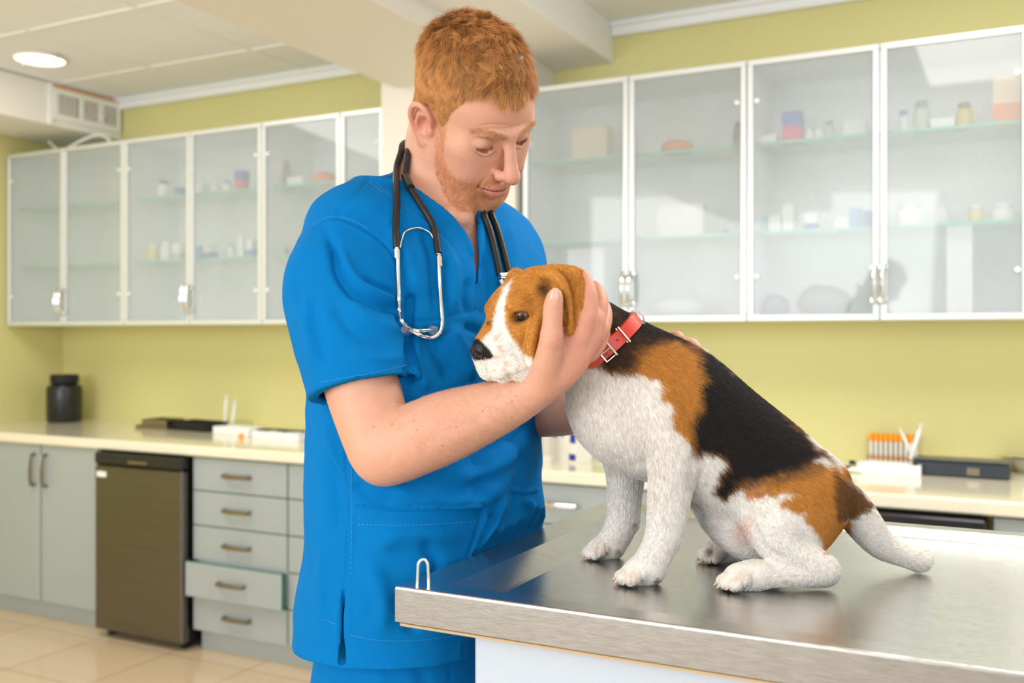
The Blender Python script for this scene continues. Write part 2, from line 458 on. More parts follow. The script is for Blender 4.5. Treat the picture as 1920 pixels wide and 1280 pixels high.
class Field:
    def __init__(s, lo, hi, h):
        s.lo = np.array(lo, float); s.h = h
        s.n = np.ceil((np.array(hi)-s.lo)/h).astype(int)+1
        s.F = np.full(s.n, 1.0, np.float32)
    def region(s, lo, hi):
        a = np.clip(np.floor((np.array(lo)-s.lo)/s.h).astype(int), 0, s.n)
        b = np.clip(np.ceil((np.array(hi)-s.lo)/s.h).astype(int)+1, 0, s.n)
        if (b <= a).any(): return None
        ax = [(s.lo[i]+s.h*np.arange(a[i], b[i])).astype(np.float32) for i in range(3)]
        return (slice(a[0], b[0]), slice(a[1], b[1]), slice(a[2], b[2])), ax[0][:, None, None], ax[1][None, :, None], ax[2][None, None, :]
    def comb(s, fn, lo, hi, k, mode='u'):
        m = 2.2*k+3*s.h
        r = s.region(np.array(lo)-m, np.array(hi)+m)
        if r is None: return s
        sl, x, y, z = r
        d = fn(x, y, z).astype(np.float32); A = s.F[sl]
        if mode == 'u':
            hh = np.maximum(k-np.abs(A-d), 0)/max(k, 1e-6)
            s.F[sl] = np.minimum(A, d)-hh*hh*k*.25
        else:
            d = -d if mode == 's' else d
            hh = np.maximum(k-np.abs(A-d), 0)/max(k, 1e-6)
            s.F[sl] = np.maximum(A, d)+hh*hh*k*.25
        return s
    def cap(s, a, b, ra, rb=None, k=.01, sq=None, mode='u'):
        a = np.array(a, float); b = np.array(b, float); rb = ra if rb is None else rb
        R = max(ra, rb)
        ab = b-a; L2 = max(float(ab@ab), 1e-12)
        if sq is not None:
            ax = np.array(sq[:3], float); ax /= np.linalg.norm(ax); f = sq[3]; R *= max(1, f)
        def fn(x, y, z):
            qx, qy, qz = x-a[0], y-a[1], z-a[2]
            t = np.clip((qx*ab[0]+qy*ab[1]+qz*ab[2])/L2, 0, 1)
            qx = qx-t*ab[0]; qy = qy-t*ab[1]; qz = qz-t*ab[2]
            d2 = qx*qx+qy*qy+qz*qz
            r = ra+(rb-ra)*t
            if sq is None: return np.sqrt(d2)-r
            c = qx*ax[0]+qy*ax[1]+qz*ax[2]
            dd = np.sqrt(np.maximum(d2+c*c*(1/(f*f)-1), 0))
            g = np.sqrt(np.maximum(d2+c*c*(1/(f**4)-1), 1e-12))
            return dd*(dd-r)/g
        return s.comb(fn, np.minimum(a, b)-R, np.maximum(a, b)+R, k, mode)
    def chain(s, pts, k=.01, sq=None, mode='u', sub=3):
        P_ = np.array([list(p[0])+[p[1]] for p in pts], float)
        Q = spline(P_, sub) if sub > 1 and len(P_) > 2 else P_
        for i in range(len(Q)-1):
            s.cap(Q[i, :3], Q[i+1, :3], Q[i, 3], Q[i+1, 3], k if i == 0 else min(k, .35*min(Q[i, 3], Q[i+1, 3])+.001), sq, mode)
        return s
    def ell(s, c, r, R=None, k=.01, mode='u'):
        c = np.array(c, float); r = np.array(r, float); R = np.eye(3) if R is None else np.asarray(R)
        m = np.sqrt(((R*r[None, :])**2).sum(1))
        def fn(x, y, z):
            x, y, z = x-c[0], y-c[1], z-c[2]
            a = (x*R[0, 0]+y*R[1, 0]+z*R[2, 0])/r[0]; b = (x*R[0, 1]+y*R[1, 1]+z*R[2, 1])/r[1]; d = (x*R[0, 2]+y*R[1, 2]+z*R[2, 2])/r[2]
            k0 = np.sqrt(a*a+b*b+d*d)
            k1 = np.sqrt((a/r[0])**2+(b/r[1])**2+(d/r[2])**2)+1e-9
            return k0*(k0-1)/k1
        return s.comb(fn, c-m, c+m, k, mode)
    def column(s, lev, k=.02, ex=2.4, mode='u'):
        """stack of elliptic sections: (height, x, y, half_lateral, half_depth, yaw)"""
        Lv = np.array(sorted(lev), float)
        if len(Lv) > 2: Lv = spline(Lv, 6)
        z0, z1 = Lv[0, 0], Lv[-1, 0]
        R = max(Lv[:, 3].max(), Lv[:, 4].max())
        lo = np.array([Lv[:, 1].min()-R, Lv[:, 2].min()-R, z0-.01]); hi = np.array([Lv[:, 1].max()+R, Lv[:, 2].max()+R, z1+.01])
        def fn(x, y, z):
            zz = z.ravel()
            g = [np.interp(zz, Lv[:, 0], Lv[:, i])[None, None, :] for i in range(1, 6)]
            dx, dy = x-g[0], y-g[1]
            c, s_ = np.cos(g[4]), np.sin(g[4])
            u = np.abs(dx*c+dy*s_)/g[2]; v = np.abs(-dx*s_+dy*c)/g[3]
            kk = (u**ex+v**ex)**(1/ex)
            d = (kk-1)*np.minimum(g[2], g[3])
            cap_ = np.maximum(z0-z, z-z1)
            return np.maximum(d, cap_)
        return s.comb(fn, lo, hi, k, mode)
    def half(s, p, n, k=.002):                 # keep the side away from n
        p = np.array(p, float); n = np.array(n, float); n /= np.linalg.norm(n)
        hi = s.lo+s.h*s.n
        return s.comb(lambda x, y, z: (x-p[0])*n[0]+(y-p[1])*n[1]+(z-p[2])*n[2]+0*x*y*z, s.lo, hi, k, 'i')
    def mesh(s):
        return surface_nets(s.F, s.lo, s.h)

def spline(P_, sub):
    P_ = np.asarray(P_, float); n = len(P_); out = []
    for i in range(n-1):
        p0 = P_[i-1] if i > 0 else 2*P_[0]-P_[1]
        p3 = P_[i+2] if i+2 < n else 2*P_[-1]-P_[-2]
        p1, p2 = P_[i], P_[i+1]
        for t in np.arange(sub)/sub:
            out.append(.5*(2*p1+(p2-p0)*t+(2*p0-5*p1+4*p2-p3)*t*t+(3*p1-3*p2+p3-p0)*t**3))
    out.append(P_[-1])
    return np.array(out)

def surface_nets(F, lo, h):
    S = F < 0
    nx, ny, nz = F.shape
    cnt = np.zeros((nx-1, ny-1, nz-1), np.uint8)
    for i in (0, 1):
        for j in (0, 1):
            for k in (0, 1): cnt += S[i:nx-1+i, j:ny-1+j, k:nz-1+k]
    cells = np.argwhere((cnt > 0) & (cnt < 8))
    ids = np.full(cnt.shape, -1, np.int32)
    ids[tuple(cells.T)] = np.arange(len(cells))
    acc = np.zeros((len(cells), 3)); num = np.zeros(len(cells))
    C = [(i, j, k) for i in (0, 1) for j in (0, 1) for k in (0, 1)]
    for a in C:
        for ax in range(3):
            if a[ax] == 0:
                b = list(a); b[ax] = 1
                fa = F[cells[:, 0]+a[0], cells[:, 1]+a[1], cells[:, 2]+a[2]]
                fb = F[cells[:, 0]+b[0], cells[:, 1]+b[1], cells[:, 2]+b[2]]
                m = (fa < 0) != (fb < 0)
                t = np.where(m, fa/np.where(m, fa-fb, 1), 0)
                p = np.array(a, float)[None, :].repeat(len(cells), 0); p[:, ax] += t
                acc += p*m[:, None]; num += m
    V = (cells+acc/num[:, None])*h+lo
    Q = []
    for ax in range(3):
        sl0 = [slice(1, -1)]*3; sl0[ax] = slice(0, -1); sl1 = [slice(1, -1)]*3; sl1[ax] = slice(1, None)
        A = S[tuple(sl0)]; B = S[tuple(sl1)]
        e = np.argwhere(A != B)
        ins = A[tuple(e.T)]
        off = np.array([1, 1, 1]); off[ax] = 0
        e = e+off
        u, v = [i for i in range(3) if i != ax]
        def cid(du, dv):
            q = e.copy(); q[:, u] -= du; q[:, v] -= dv
            return ids[tuple(q.T)]
        q = np.stack([cid(1, 1), cid(0, 1), cid(0, 0), cid(1, 0)], 1)
        flip = ~ins if ax != 1 else ins
        q[flip] = q[flip][:, ::-1]
        Q.append(q)
    return V.astype(np.float64), np.concatenate(Q).astype(np.int32)

def edges_of(Q):
    e = np.concatenate([Q[:, [0, 1]], Q[:, [1, 2]], Q[:, [2, 3]], Q[:, [3, 0]]])
    return e
def smooth(V, Q, it=2, lam=.5):
    e = edges_of(Q); n = len(V)
    deg = np.bincount(e[:, 0], minlength=n)+np.bincount(e[:, 1], minlength=n)
    deg = np.maximum(deg, 1)[:, None]
    for _ in range(it):
        for l in (lam, -lam*1.03):
            s_ = np.stack([np.bincount(e[:, 0], V[e[:, 1], i], n)+np.bincount(e[:, 1], V[e[:, 0], i], n) for i in range(3)], 1)
            V = V+l*(s_/deg-V)
    return V
def normals(V, Q):
    fn = np.cross(V[Q[:, 2]]-V[Q[:, 0]], V[Q[:, 3]]-V[Q[:, 1]])
    N = np.stack([sum(np.bincount(Q[:, k], fn[:, i], len(V)) for k in range(4)) for i in range(3)], 1)
    return N/np.maximum(np.linalg.norm(N, axis=1, keepdims=True), 1e-12)
def seg_dist(x, y, pts):
    """distance of (x,y) to a polyline and the parameter 0..1 along it"""
    pts = np.array(pts, float); best = np.full(x.shape, 1e9); par = np.zeros(x.shape)
    n = len(pts)-1
    for i in range(n):
        a, b = pts[i], pts[i+1]; ab = b-a
        t = np.clip(((x-a[0])*ab[0]+(y-a[1])*ab[1])/max(ab@ab, 1e-9), 0, 1)
        d = np.hypot(x-a[0]-t*ab[0], y-a[1]-t*ab[1])
        m = d < best; best = np.where(m, d, best); par = np.where(m, (i+t)/n, par)
    return best, par
def carve(V, N, strokes, side=-1, ref=1):
    """cloth folds / skin creases: (points, width px, height mm) on the surface turned to the viewer"""
    x, y = PX(V); D = np.zeros(len(V))
    view = -(V/np.linalg.norm(V, axis=1, keepdims=True)*N).sum(1)
    fm = np.clip(view*4, 0, 1)
    for st in strokes:
        pts, w, hgt = st[:3]
        p = spline(np.array(pts, float), 5) if len(pts) > 2 else np.array(pts, float)
        lo = p.min(0)-3*w; hi = p.max(0)+3*w
        m = np.flatnonzero((x > lo[0]) & (x < hi[0]) & (y > lo[1]) & (y < hi[1]) & (fm > 0))
        if len(m) == 0: continue
        d, t = seg_dist(x[m], y[m], p)
        taper = np.clip(np.minimum(t, 1-t)*5+(.15 if len(st) < 4 else 1), 0, 1)
        D[m] += np.exp(-(d/w)**2)*hgt*.001*taper*fm[m]
    return V+N*D[:, None]
def hash_noise(p, scale, seed=0):
    """smooth value noise, p (n,3)"""
    q = p*scale; i = np.floor(q).astype(np.int64); f = q-i; f = f*f*(3-2*f)
    def hsh(a): 
        v = (a[:, 0]*374761393+a[:, 1]*668265263+a[:, 2]*2147483647+seed*144665)
        v = (v ^ (v >> 13))*1274126177; v = v ^ (v >> 16)
        return (v & 0xffff)/65535.0
    out = 0
    for a in (0, 1):
        for b in (0, 1):
            for c in (0, 1):
                w = (f[:, 0] if a else 1-f[:, 0])*(f[:, 1] if b else 1-f[:, 1])*(f[:, 2] if c else 1-f[:, 2])
                out = out+w*hsh(i+np.array([a, b, c]))
    return out
def in_poly(x, y, poly, soft=3.0):
    """soft inside mask of a closed outline"""
    poly = np.array(poly, float); inside = np.zeros(x.shape, bool); n = len(poly)
    for i in range(n):
        a, b = poly[i], poly[(i+1) % n]
        c = ((a[1] > y) != (b[1] > y)) & (x < (b[0]-a[0])*(y-a[1])/(b[1]-a[1]+1e-12)+a[0])
        inside ^= c
    d, _ = seg_dist(x, y, np.vstack([poly, poly[:1]]))
    return np.clip(.5+np.where(inside, d, -d)/(2*soft), 0, 1)
def sculpt(name, V, Q, mat_, parent=None, color=None, origin=None):
    """frame-space mesh -> object"""
    Wv = W(V)
    if origin is not None: Wv = Wv-np.array(origin)
    me = bpy.data.meshes.new(name)
    me.vertices.add(len(Wv)); me.vertices.foreach_set('co', Wv.astype(np.float32).ravel())
    me.loops.add(Q.size); me.loops.foreach_set('vertex_index', Q.ravel())
    me.polygons.add(len(Q)); me.polygons.foreach_set('loop_start', np.arange(0, Q.size, 4, dtype=np.int32))
    me.polygons.foreach_set('use_smooth', np.ones(len(Q), bool))
    me.update(calc_edges=True)
    if color is not None:
        a = me.color_attributes.new('Col', 'FLOAT_COLOR', 'POINT')
        c4 = np.ones((len(V), 4), np.float32); c4[:, :3] = color
        a.data.foreach_set('color', c4.ravel())
    o = link(name, me, mat_, parent)
    if parent is None and origin is not None: o.location = origin
    return o
def join(parts):
    Vs, Qs, n = [], [], 0
    for V, Q in parts: Vs.append(V); Qs.append(Q+n); n += len(V)
    return np.concatenate(Vs), np.concatenate(Qs)
def lin(r, g, b): return np.array(srgb(r, g, b)[:3])
RNG = np.random.default_rng(7)
def scatter(V, Q, N, weight, n):
    """n random points on the mesh, weighted per vertex; returns positions, normals, nearest vertex"""
    ar = np.linalg.norm(np.cross(V[Q[:, 2]]-V[Q[:, 0]], V[Q[:, 3]]-V[Q[:, 1]]), axis=1)
    w = ar*weight[Q].mean(1); w = w/w.sum()
    f = RNG.choice(len(Q), n, p=w)
    u, v = RNG.random(n)[:, None], RNG.random(n)[:, None]
    q = Q[f]
    p = (V[q[:, 0]]*(1-u)+V[q[:, 1]]*u)*(1-v)+(V[q[:, 3]]*(1-u)+V[q[:, 2]]*u)*v
    nn = (N[q[:, 0]]*(1-u)+N[q[:, 1]]*u)*(1-v)+(N[q[:, 3]]*(1-u)+N[q[:, 2]]*u)*v
    return p, nn/np.linalg.norm(nn, axis=1, keepdims=True), q[:, 0]
def strands(name, roots, dirs, length, color, mat_, parent, radius, nseg=4, bend=None, origin=None, tip=.25):
    """hair strands: roots, start directions, lengths; bend pulls the tips"""
    n = len(roots); T = np.linspace(0, 1, nseg+1)
    length = np.asarray(length).reshape(-1, 1)
    pts = np.zeros((n, nseg+1, 3))
    bend = np.zeros((n, 3)) if bend is None else bend
    for i, t in enumerate(T):
        pts[:, i] = roots+(dirs*t+bend*t*t)*length
    Wp = W(pts.reshape(-1, 3))
    if origin is not None: Wp = Wp-np.array(origin)
    cu = bpy.data.hair_curves.new(name)
    cu.add_curves([nseg+1]*n)
    cu.points.foreach_set('position', Wp.astype(np.float32).ravel())
    ra = cu.attributes.get('radius') or cu.attributes.new('radius', 'FLOAT', 'POINT')
    ra.data.foreach_set('value', (np.tile(1-(1-tip)*T, n)*np.repeat(np.broadcast_to(radius, n), nseg+1)).astype(np.float32))
    ca = cu.attributes.new('Col', 'FLOAT_COLOR', 'CURVE')
    c4 = np.ones((n, 4), np.float32); c4[:, :3] = color
    ca.data.foreach_set('color', c4.ravel())
    cu.materials.append(mat_)
    o = bpy.data.objects.new(name, cu); COL.objects.link(o)
    o.parent = parent
    return o
def tangent(d, N):
    t = d-(d*N).sum(1, keepdims=True)*N
    return t/np.maximum(np.linalg.norm(t, axis=1, keepdims=True), 1e-9)
def eul(a):
    x, y, z = a
    Rx = np.array([[1, 0, 0], [0, math.cos(x), -math.sin(x)], [0, math.sin(x), math.cos(x)]])
    Ry = np.array([[math.cos(y), 0, math.sin(y)], [0, 1, 0], [-math.sin(y), 0, math.cos(y)]])
    Rz = np.array([[math.cos(z), -math.sin(z), 0], [math.sin(z), math.cos(z), 0], [0, 0, 1]])
    return Rz @ Ry @ Rx

# ------------------------------------------------------------------ steel examination table
TX0, TX1, TY0, TY1, TZ = -.63, .66, .936, 1.607, 1.095
tb = thing('examination_table', 'stainless steel veterinary examination table with raised rim in the foreground', 'table', (0, 1.27, 0))
def tt(m): m.v = [(x, y-1.27, z) for x, y, z in m.v]; return m
def ring(m, a, b):
    """a, b: (x0,x1,y0,y1,z) rectangles"""
    q = lambda r: [(r[0], r[2], r[4]), (r[1], r[2], r[4]), (r[1], r[3], r[4]), (r[0], r[3], r[4])]
    m.add(q(a)+q(b), [(i, (i+1) % 4, 4+(i+1) % 4, 4+i) for i in range(4)])
def rect(l, r, f, b, z): return (TX0+l, TX1-r, TY0+f, TY1-b, z)
m = MB()
ring(m, rect(.0025, .0025, .0025, .0025, TZ), rect(.052, .052, .034, .030, TZ))
ring(m, rect(.052, .052, .034, .030, TZ), rect(.056, .056, .037, .034, TZ-.001))
ring(m, rect(.056, .056, .037, .034, TZ-.001), rect(.098, .098, .060, .052, TZ-.011))
ring(m, rect(.098, .098, .060, .052, TZ-.011), rect(.103, .103, .064, .057, TZ-.012))
r_ = rect(.103, .103, .064, .057, TZ-.012)
m.add([(r_[0], r_[2], r_[4]), (r_[1], r_[2], r_[4]), (r_[1], r_[3], r_[4]), (r_[0], r_[3], r_[4])], [(0, 1, 2, 3)])
tt(m).build('tray_top', M['steel'], tb)
m = MB()
ring(m, rect(.0025, .0025, .0025, .0025, TZ), rect(.0008, .0008, .0008, .0008, TZ-.0008))
ring(m, rect(.0008, .0008, .0008, .0008, TZ-.0008), rect(0, 0, 0, 0, TZ-.003))
ring(m, rect(0, 0, 0, 0, TZ-.003), rect(0, 0, 0, 0, TZ-.040))
ring(m, rect(0, 0, 0, 0, TZ-.040), rect(.004, .004, .004, .004, TZ-.042))
ring(m, rect(.004, .004, .004, .004, TZ-.042), rect(.01, .01, .01, .01, TZ-.042))
tt(m).build('apron', M['steel_edge'], tb)
tt(MB().box(TX0+.004, TX1-.004, TY0+.004, TY1-.004, TZ-.0455, TZ-.0425)).build('under_board', M['tan'], tb)
tt(MB().box(-.545, .58, .968, 1.56, .0, TZ-.0455, .003)).build('pedestal', M['pedestal'], tb)
hk = P(793, 1098, 1.125); hk = W(hk)
hp = []
for t_ in np.linspace(0, 1, 17):
    a = math.pi*t_
    hp.append((hk[0]-.0045*math.cos(a)*1.0, hk[1]-.0035*math.cos(a)-1.27, TZ+.021+.0085*math.sin(a)))
hp = [(hp[0][0]-.0008, hp[0][1]-.0006, TZ-.001)]+hp+[(hp[-1][0]+.0008, hp[-1][1]+.0006, TZ-.001)]
MB().tube(hp, .0018, 10).build('tether_loop', M['chrome'], tb, True)

# ================================================================== the dog
H_D = .0019
dogF = Field(P(870, 640, 1.2)*[1, 0, 0]+[0, 1.08, -.318], P(1775, 640, 1.24)*[1, 0, 0]+[0, 1.42, .10], H_D)
F_ = dogF
def C(px, py, z, r): return (P(px, py, z), R_(r, z))
FL = TZ-.012-EYE       # tray floor height in the frame
# trunk and neck
F_.chain([C(1078, 604, 1.222, 56), C(1132, 650, 1.245, 66), C(1186, 712, 1.25, 92), C(1250, 765, 1.245, 116), C(1335, 830, 1.24, 110), C(1425, 890, 1.232, 101), C(1490, 940, 1.226, 92)], k=.02, sq=(0, 1, 0, .84))
F_.chain([C(1130, 700, 1.25, 58), C(1150, 775, 1.25, 72), C(1215, 820, 1.25, 70)], k=.03)
F_.ell(P(1520, 935, 1.222), (.043, .058, .055), eul((0, .5, 0)), k=.02)
# near shoulder and foreleg
F_.chain([C(1222, 745, 1.205, 52), C(1245, 800, 1.192, 48), C(1263, 855, 1.186, 42), C(1258, 905, 1.184, 36), C(1252, 955, 1.182, 33), C(1245, 1000, 1.18, 29.5), C(1229, 1040, 1.178, 27), C(1214, 1063, 1.176, 27)], k=.018, sq=(0, 1, 0, .85))
F_.cap(P(1273, 868, 1.19), P(1284, 905, 1.186), R_(15, 1.19), R_(8, 1.19), k=.012)
F_.cap(P(1262, 1005, 1.18), P(1268, 1020, 1.18), R_(10, 1.19), R_(7, 1.19), k=.008)
# far foreleg
F_.chain([C(1165, 830, 1.30, 40), C(1172, 880, 1.312, 32), C(1171, 930, 1.316, 28), C(1168, 975, 1.317, 26), C(1152, 1010, 1.318, 24), C(1140, 1024, 1.318, 22)], k=.016, sq=(0, 1, 0, .85))
F_.cap(P(1188, 975, 1.318), P(1190, 985, 1.318), R_(9, 1.3), R_(6, 1.3), k=.008)
def paw(c, yaw, s=1.0, flat=.75):
    """four toes and a pad on the tray; c = centre on the floor (frame), yaw = forward direction"""
    fx, fy = math.cos(yaw), math.sin(yaw); lx, ly = -fy, fx
    c = np.array(c)
    def q(f, l, h): return np.array([c[0]+(fx*f+lx*l)*s, c[1]+(fy*f+ly*l)*s, FL+h*s])
    F_.cap(q(-.012, 0, .0135), q(.008, 0, .013), .0135*s, .014*s, k=.009)
    for l, f in ((-.0135, .016), (-.0048, .0225), (.0048, .0225), (.0135, .016)):
        F_.cap(q(f-.012, l*.9, .0145), q(f, l, .0085), .0072*s, .0068*s, k=.0035)
        CL.append((q(f+.0045, l, .0085), q(f+.0095, l*1.03, .0035)))
CL = []
paw(P(1203, 1078, 1.176), math.radians(188), 1.08)
paw(P(1133, 1030, 1.312), math.radians(190), 1.0)
# near hind: thigh, shank, long foot
F_.ell(P(1482, 968, 1.185), (.056, .036, .055), eul((0, .55, 0)), k=.016)
F_.chain([C(1448, 990, 1.168, 44), C(1470, 1030, 1.16, 32), C(1520, 1055, 1.155, 28), C(1546, 1068, 1.153, 25)], k=.016)
F_.chain([C(1546, 1072, 1.152, 24.5), C(1490, 1075, 1.152, 22), C(1430, 1076, 1.152, 22), C(1405, 1078, 1.152, 22)], k=.010)
paw(P(1397, 1086, 1.152), math.radians(186), 1.12)
# far hind leg
F_.chain([C(1420, 950, 1.28, 55), C(1372, 995, 1.292, 36), C(1400, 1022, 1.295, 26), C(1450, 1030, 1.295, 24)], k=.02)
F_.chain([C(1440, 1032, 1.293, 20), C(1390, 1032, 1.293, 18), C(1352, 1032, 1.293, 17)], k=.01)
F_.chain([C(1350, 960, 1.24, 42), C(1400, 1000, 1.23, 44), C(1440, 1030, 1.225, 26)], k=.02)
paw(P(1347, 1040, 1.293), math.radians(205), 1.0)
# tail
F_.chain([C(1556, 925, 1.222, 34), C(1592, 948, 1.222, 31), C(1622, 985, 1.224, 29), C(1652, 1020, 1.226, 24), C(1690, 1040, 1.228, 18), C(1718, 1051, 1.23, 16), C(1728, 1049, 1.23, 18)], k=.012)
# head in its own frame: x = dog's right, y = forward, z = up
HR = eul((math.radians(-22), math.radians(3), math.radians(118)))
HS = .96; HO = P(1006, 602, 1.2)
def Hd(x, y, z):
    y = .03+(y-.03)*.69 if y > .03 else y
    return HO+HR @ (np.array([x, y, z])*HS)
def hcap(a, b, ra, rb, k=.01, mode='u', sq=None):
    if sq is not None: sq = (*(HR @ np.array(sq[:3])), sq[3])
    F_.cap(Hd(*a), Hd(*b), ra*HS, rb*HS, k, sq, mode)
def hell(c, r, k=.01, mode='u', e=(0, 0, 0)): F_.ell(Hd(*c), np.array(r)*HS, HR @ eul(e), k, mode)
hell((0, -.012, .018), (.046, .055, .048), k=.02)
hell((0, .022, .03), (.034, .034, .026), k=.015)
for sx in (-1, 1):
    hell((sx*.034, -.002, -.012), (.022, .040, .034), k=.015)
    hell((sx*.024, .034, .034), (.017, .016, .011), k=.008)            # brows
    hcap((sx*.018, .05, -.002), (sx*.014, .098, -.012), .021, .0165, k=.012)
    hcap((sx*.019, .05, -.036), (sx*.0150, .098, -.031), .021, .0165, k=.010)
    hell((sx*.0255, .052, -.036), (.011, .030, .027), k=.008)          # flews
hcap((0, .03, .022), (0, .106, .001), .022, .0115, k=.014)
hcap((0, .03, -.045), (0, .085, -.045), .020, .011, k=.010)
hell((0, .113, -.003), (.0125, .010, .0105), k=.003)
# eye sockets
for sx in (-1, 1):
    
    F_.ell(HO+HR @ (np.array([sx*.0300, .0300, .0185])*HS), np.array([.0128, .0128, .0122])*HS, HR, .004)
    F_.ell(HO+HR @ (np.array([sx*.0365, .0400, .0190])*HS), np.array([.0130, .0105, .0053])*HS, HR @ eul((0, sx*.28, -sx*.7)), .0015, 's')
# mouth line and cheek fold pushed up by the hand
hcap((-.034, .035, -.0545), (-.023, .108, -.0465), .0012, .0010, k=.003, mode='s')
hcap((.0335, .035, -.044), (.023, .098, -.041), .0016, .0014, k=.004, mode='s')
hcap((0, .118, -.012), (0, .112, -.034), .0012, .0012, k=.003, mode='s')
F_.chain([C(1014, 592, 1.156, 8), C(1004, 612, 1.150, 11), C(995, 640, 1.149, 12), C(994, 664, 1.153, 11), C(1000, 690, 1.158, 9)], k=.004)
# hanging ears: curved thick flaps
def ear(s):
    z0 = 1.150 if s < 0 else 1.262
    dz = 1 if s < 0 else -1
    q = lambda px, py, dd, r: C(px, py, z0+dz*dd, r)
    return q
q = ear(-1)
F_.chain([q(1028, 524, .030, 20), q(1060, 530, .018, 28), q(1072, 552, .008, 26), q(1078, 585, .000, 20), q(1074, 612, -.004, 12), q(1071, 632, -.005, 6)], k=.007, sq=(.45, 1, .0, .34))
F_.chain([q(1012, 512, .018, 8), q(1032, 513, .002, 9), q(1050, 527, -.006, 8.5), q(1061, 556, -.010, 8), q(1066, 590, -.011, 7), q(1069, 622, -.009, 5.5)], k=.003)
F_.chain([q(1020, 508, .026, 8), q(1055, 507, .016, 9), q(1083, 512, .014, 9)], k=.010)
F_.ell(P(1046, 570, 1.139), (.0088, .012, .026), eul((0, -.35, 0)), k=.006, mode='s')
F_.chain([C(968, 520, 1.262, 18), C(958, 560, 1.285, 18), C(962, 600, 1.29, 14), C(968, 640, 1.285, 8)], k=.006, sq=(0, 1, .0, .4))
print('dog field', dogF.n)
dV, dQ = dogF.mesh()
dV = smooth(dV, dQ, 2)
dN = normals(dV, dQ)
F2 = [(q_, 2.0, -1.7, 1) for q_ in ([(1172, 1068), (1167, 1091)], [(1187, 1070), (1185, 1094)], [(1203, 1072), (1204, 1094)], [(1109, 1013), (1105, 1038)], [(1122, 1014), (1121, 1041)], [(1136, 1018), (1138, 1041)], [(1384, 1070), (1378, 1098)], [(1397, 1073), (1393, 1102)], [(1412, 1076), (1410, 1103)], [(1325, 1020), (1318, 1044)], [(1338, 1020), (1334, 1048)])]+[([(990, 612), (982, 640), (984, 672), (994, 700)], 4, -2.6), ([(1006, 606), (996, 640), (996, 680)], 6, 2.0),
      ([(950, 640), (965, 655), (985, 700)], 5, -.6), ([(958, 580), (975, 572), (995, 580)], 4, -.7), ([(962, 566), (980, 560), (1000, 568)], 5, .8),
      ([(1395, 935), (1412, 985), (1440, 1032), (1480, 1050)], 8, -3.0), ([(1297, 835), (1292, 900), (1288, 930)], 9, -2.2), ([(1140, 850), (1180, 870), (1215, 860)], 10, -1.5),
      ([(1222, 790), (1212, 840), (1215, 880)], 9, -2.2), ([(1330, 900), (1350, 950), (1345, 990)], 12, -1.5)]
dV = carve(dV, dN, F2); dN = normals(dV, dQ)
dx_, dy_ = PX(dV)
nz = (hash_noise(dV, 160, 1)-.5)*9+(hash_noise(dV, 60, 2)-.5)*14
nz2 = (hash_noise(dV, 160, 5)-.5)*9+(hash_noise(dV, 60, 6)-.5)*14
WHITE, TAN, BLACK, DARK = lin(240, 235, 228), lin(200, 137, 62), lin(36, 31, 31), lin(74, 54, 40)
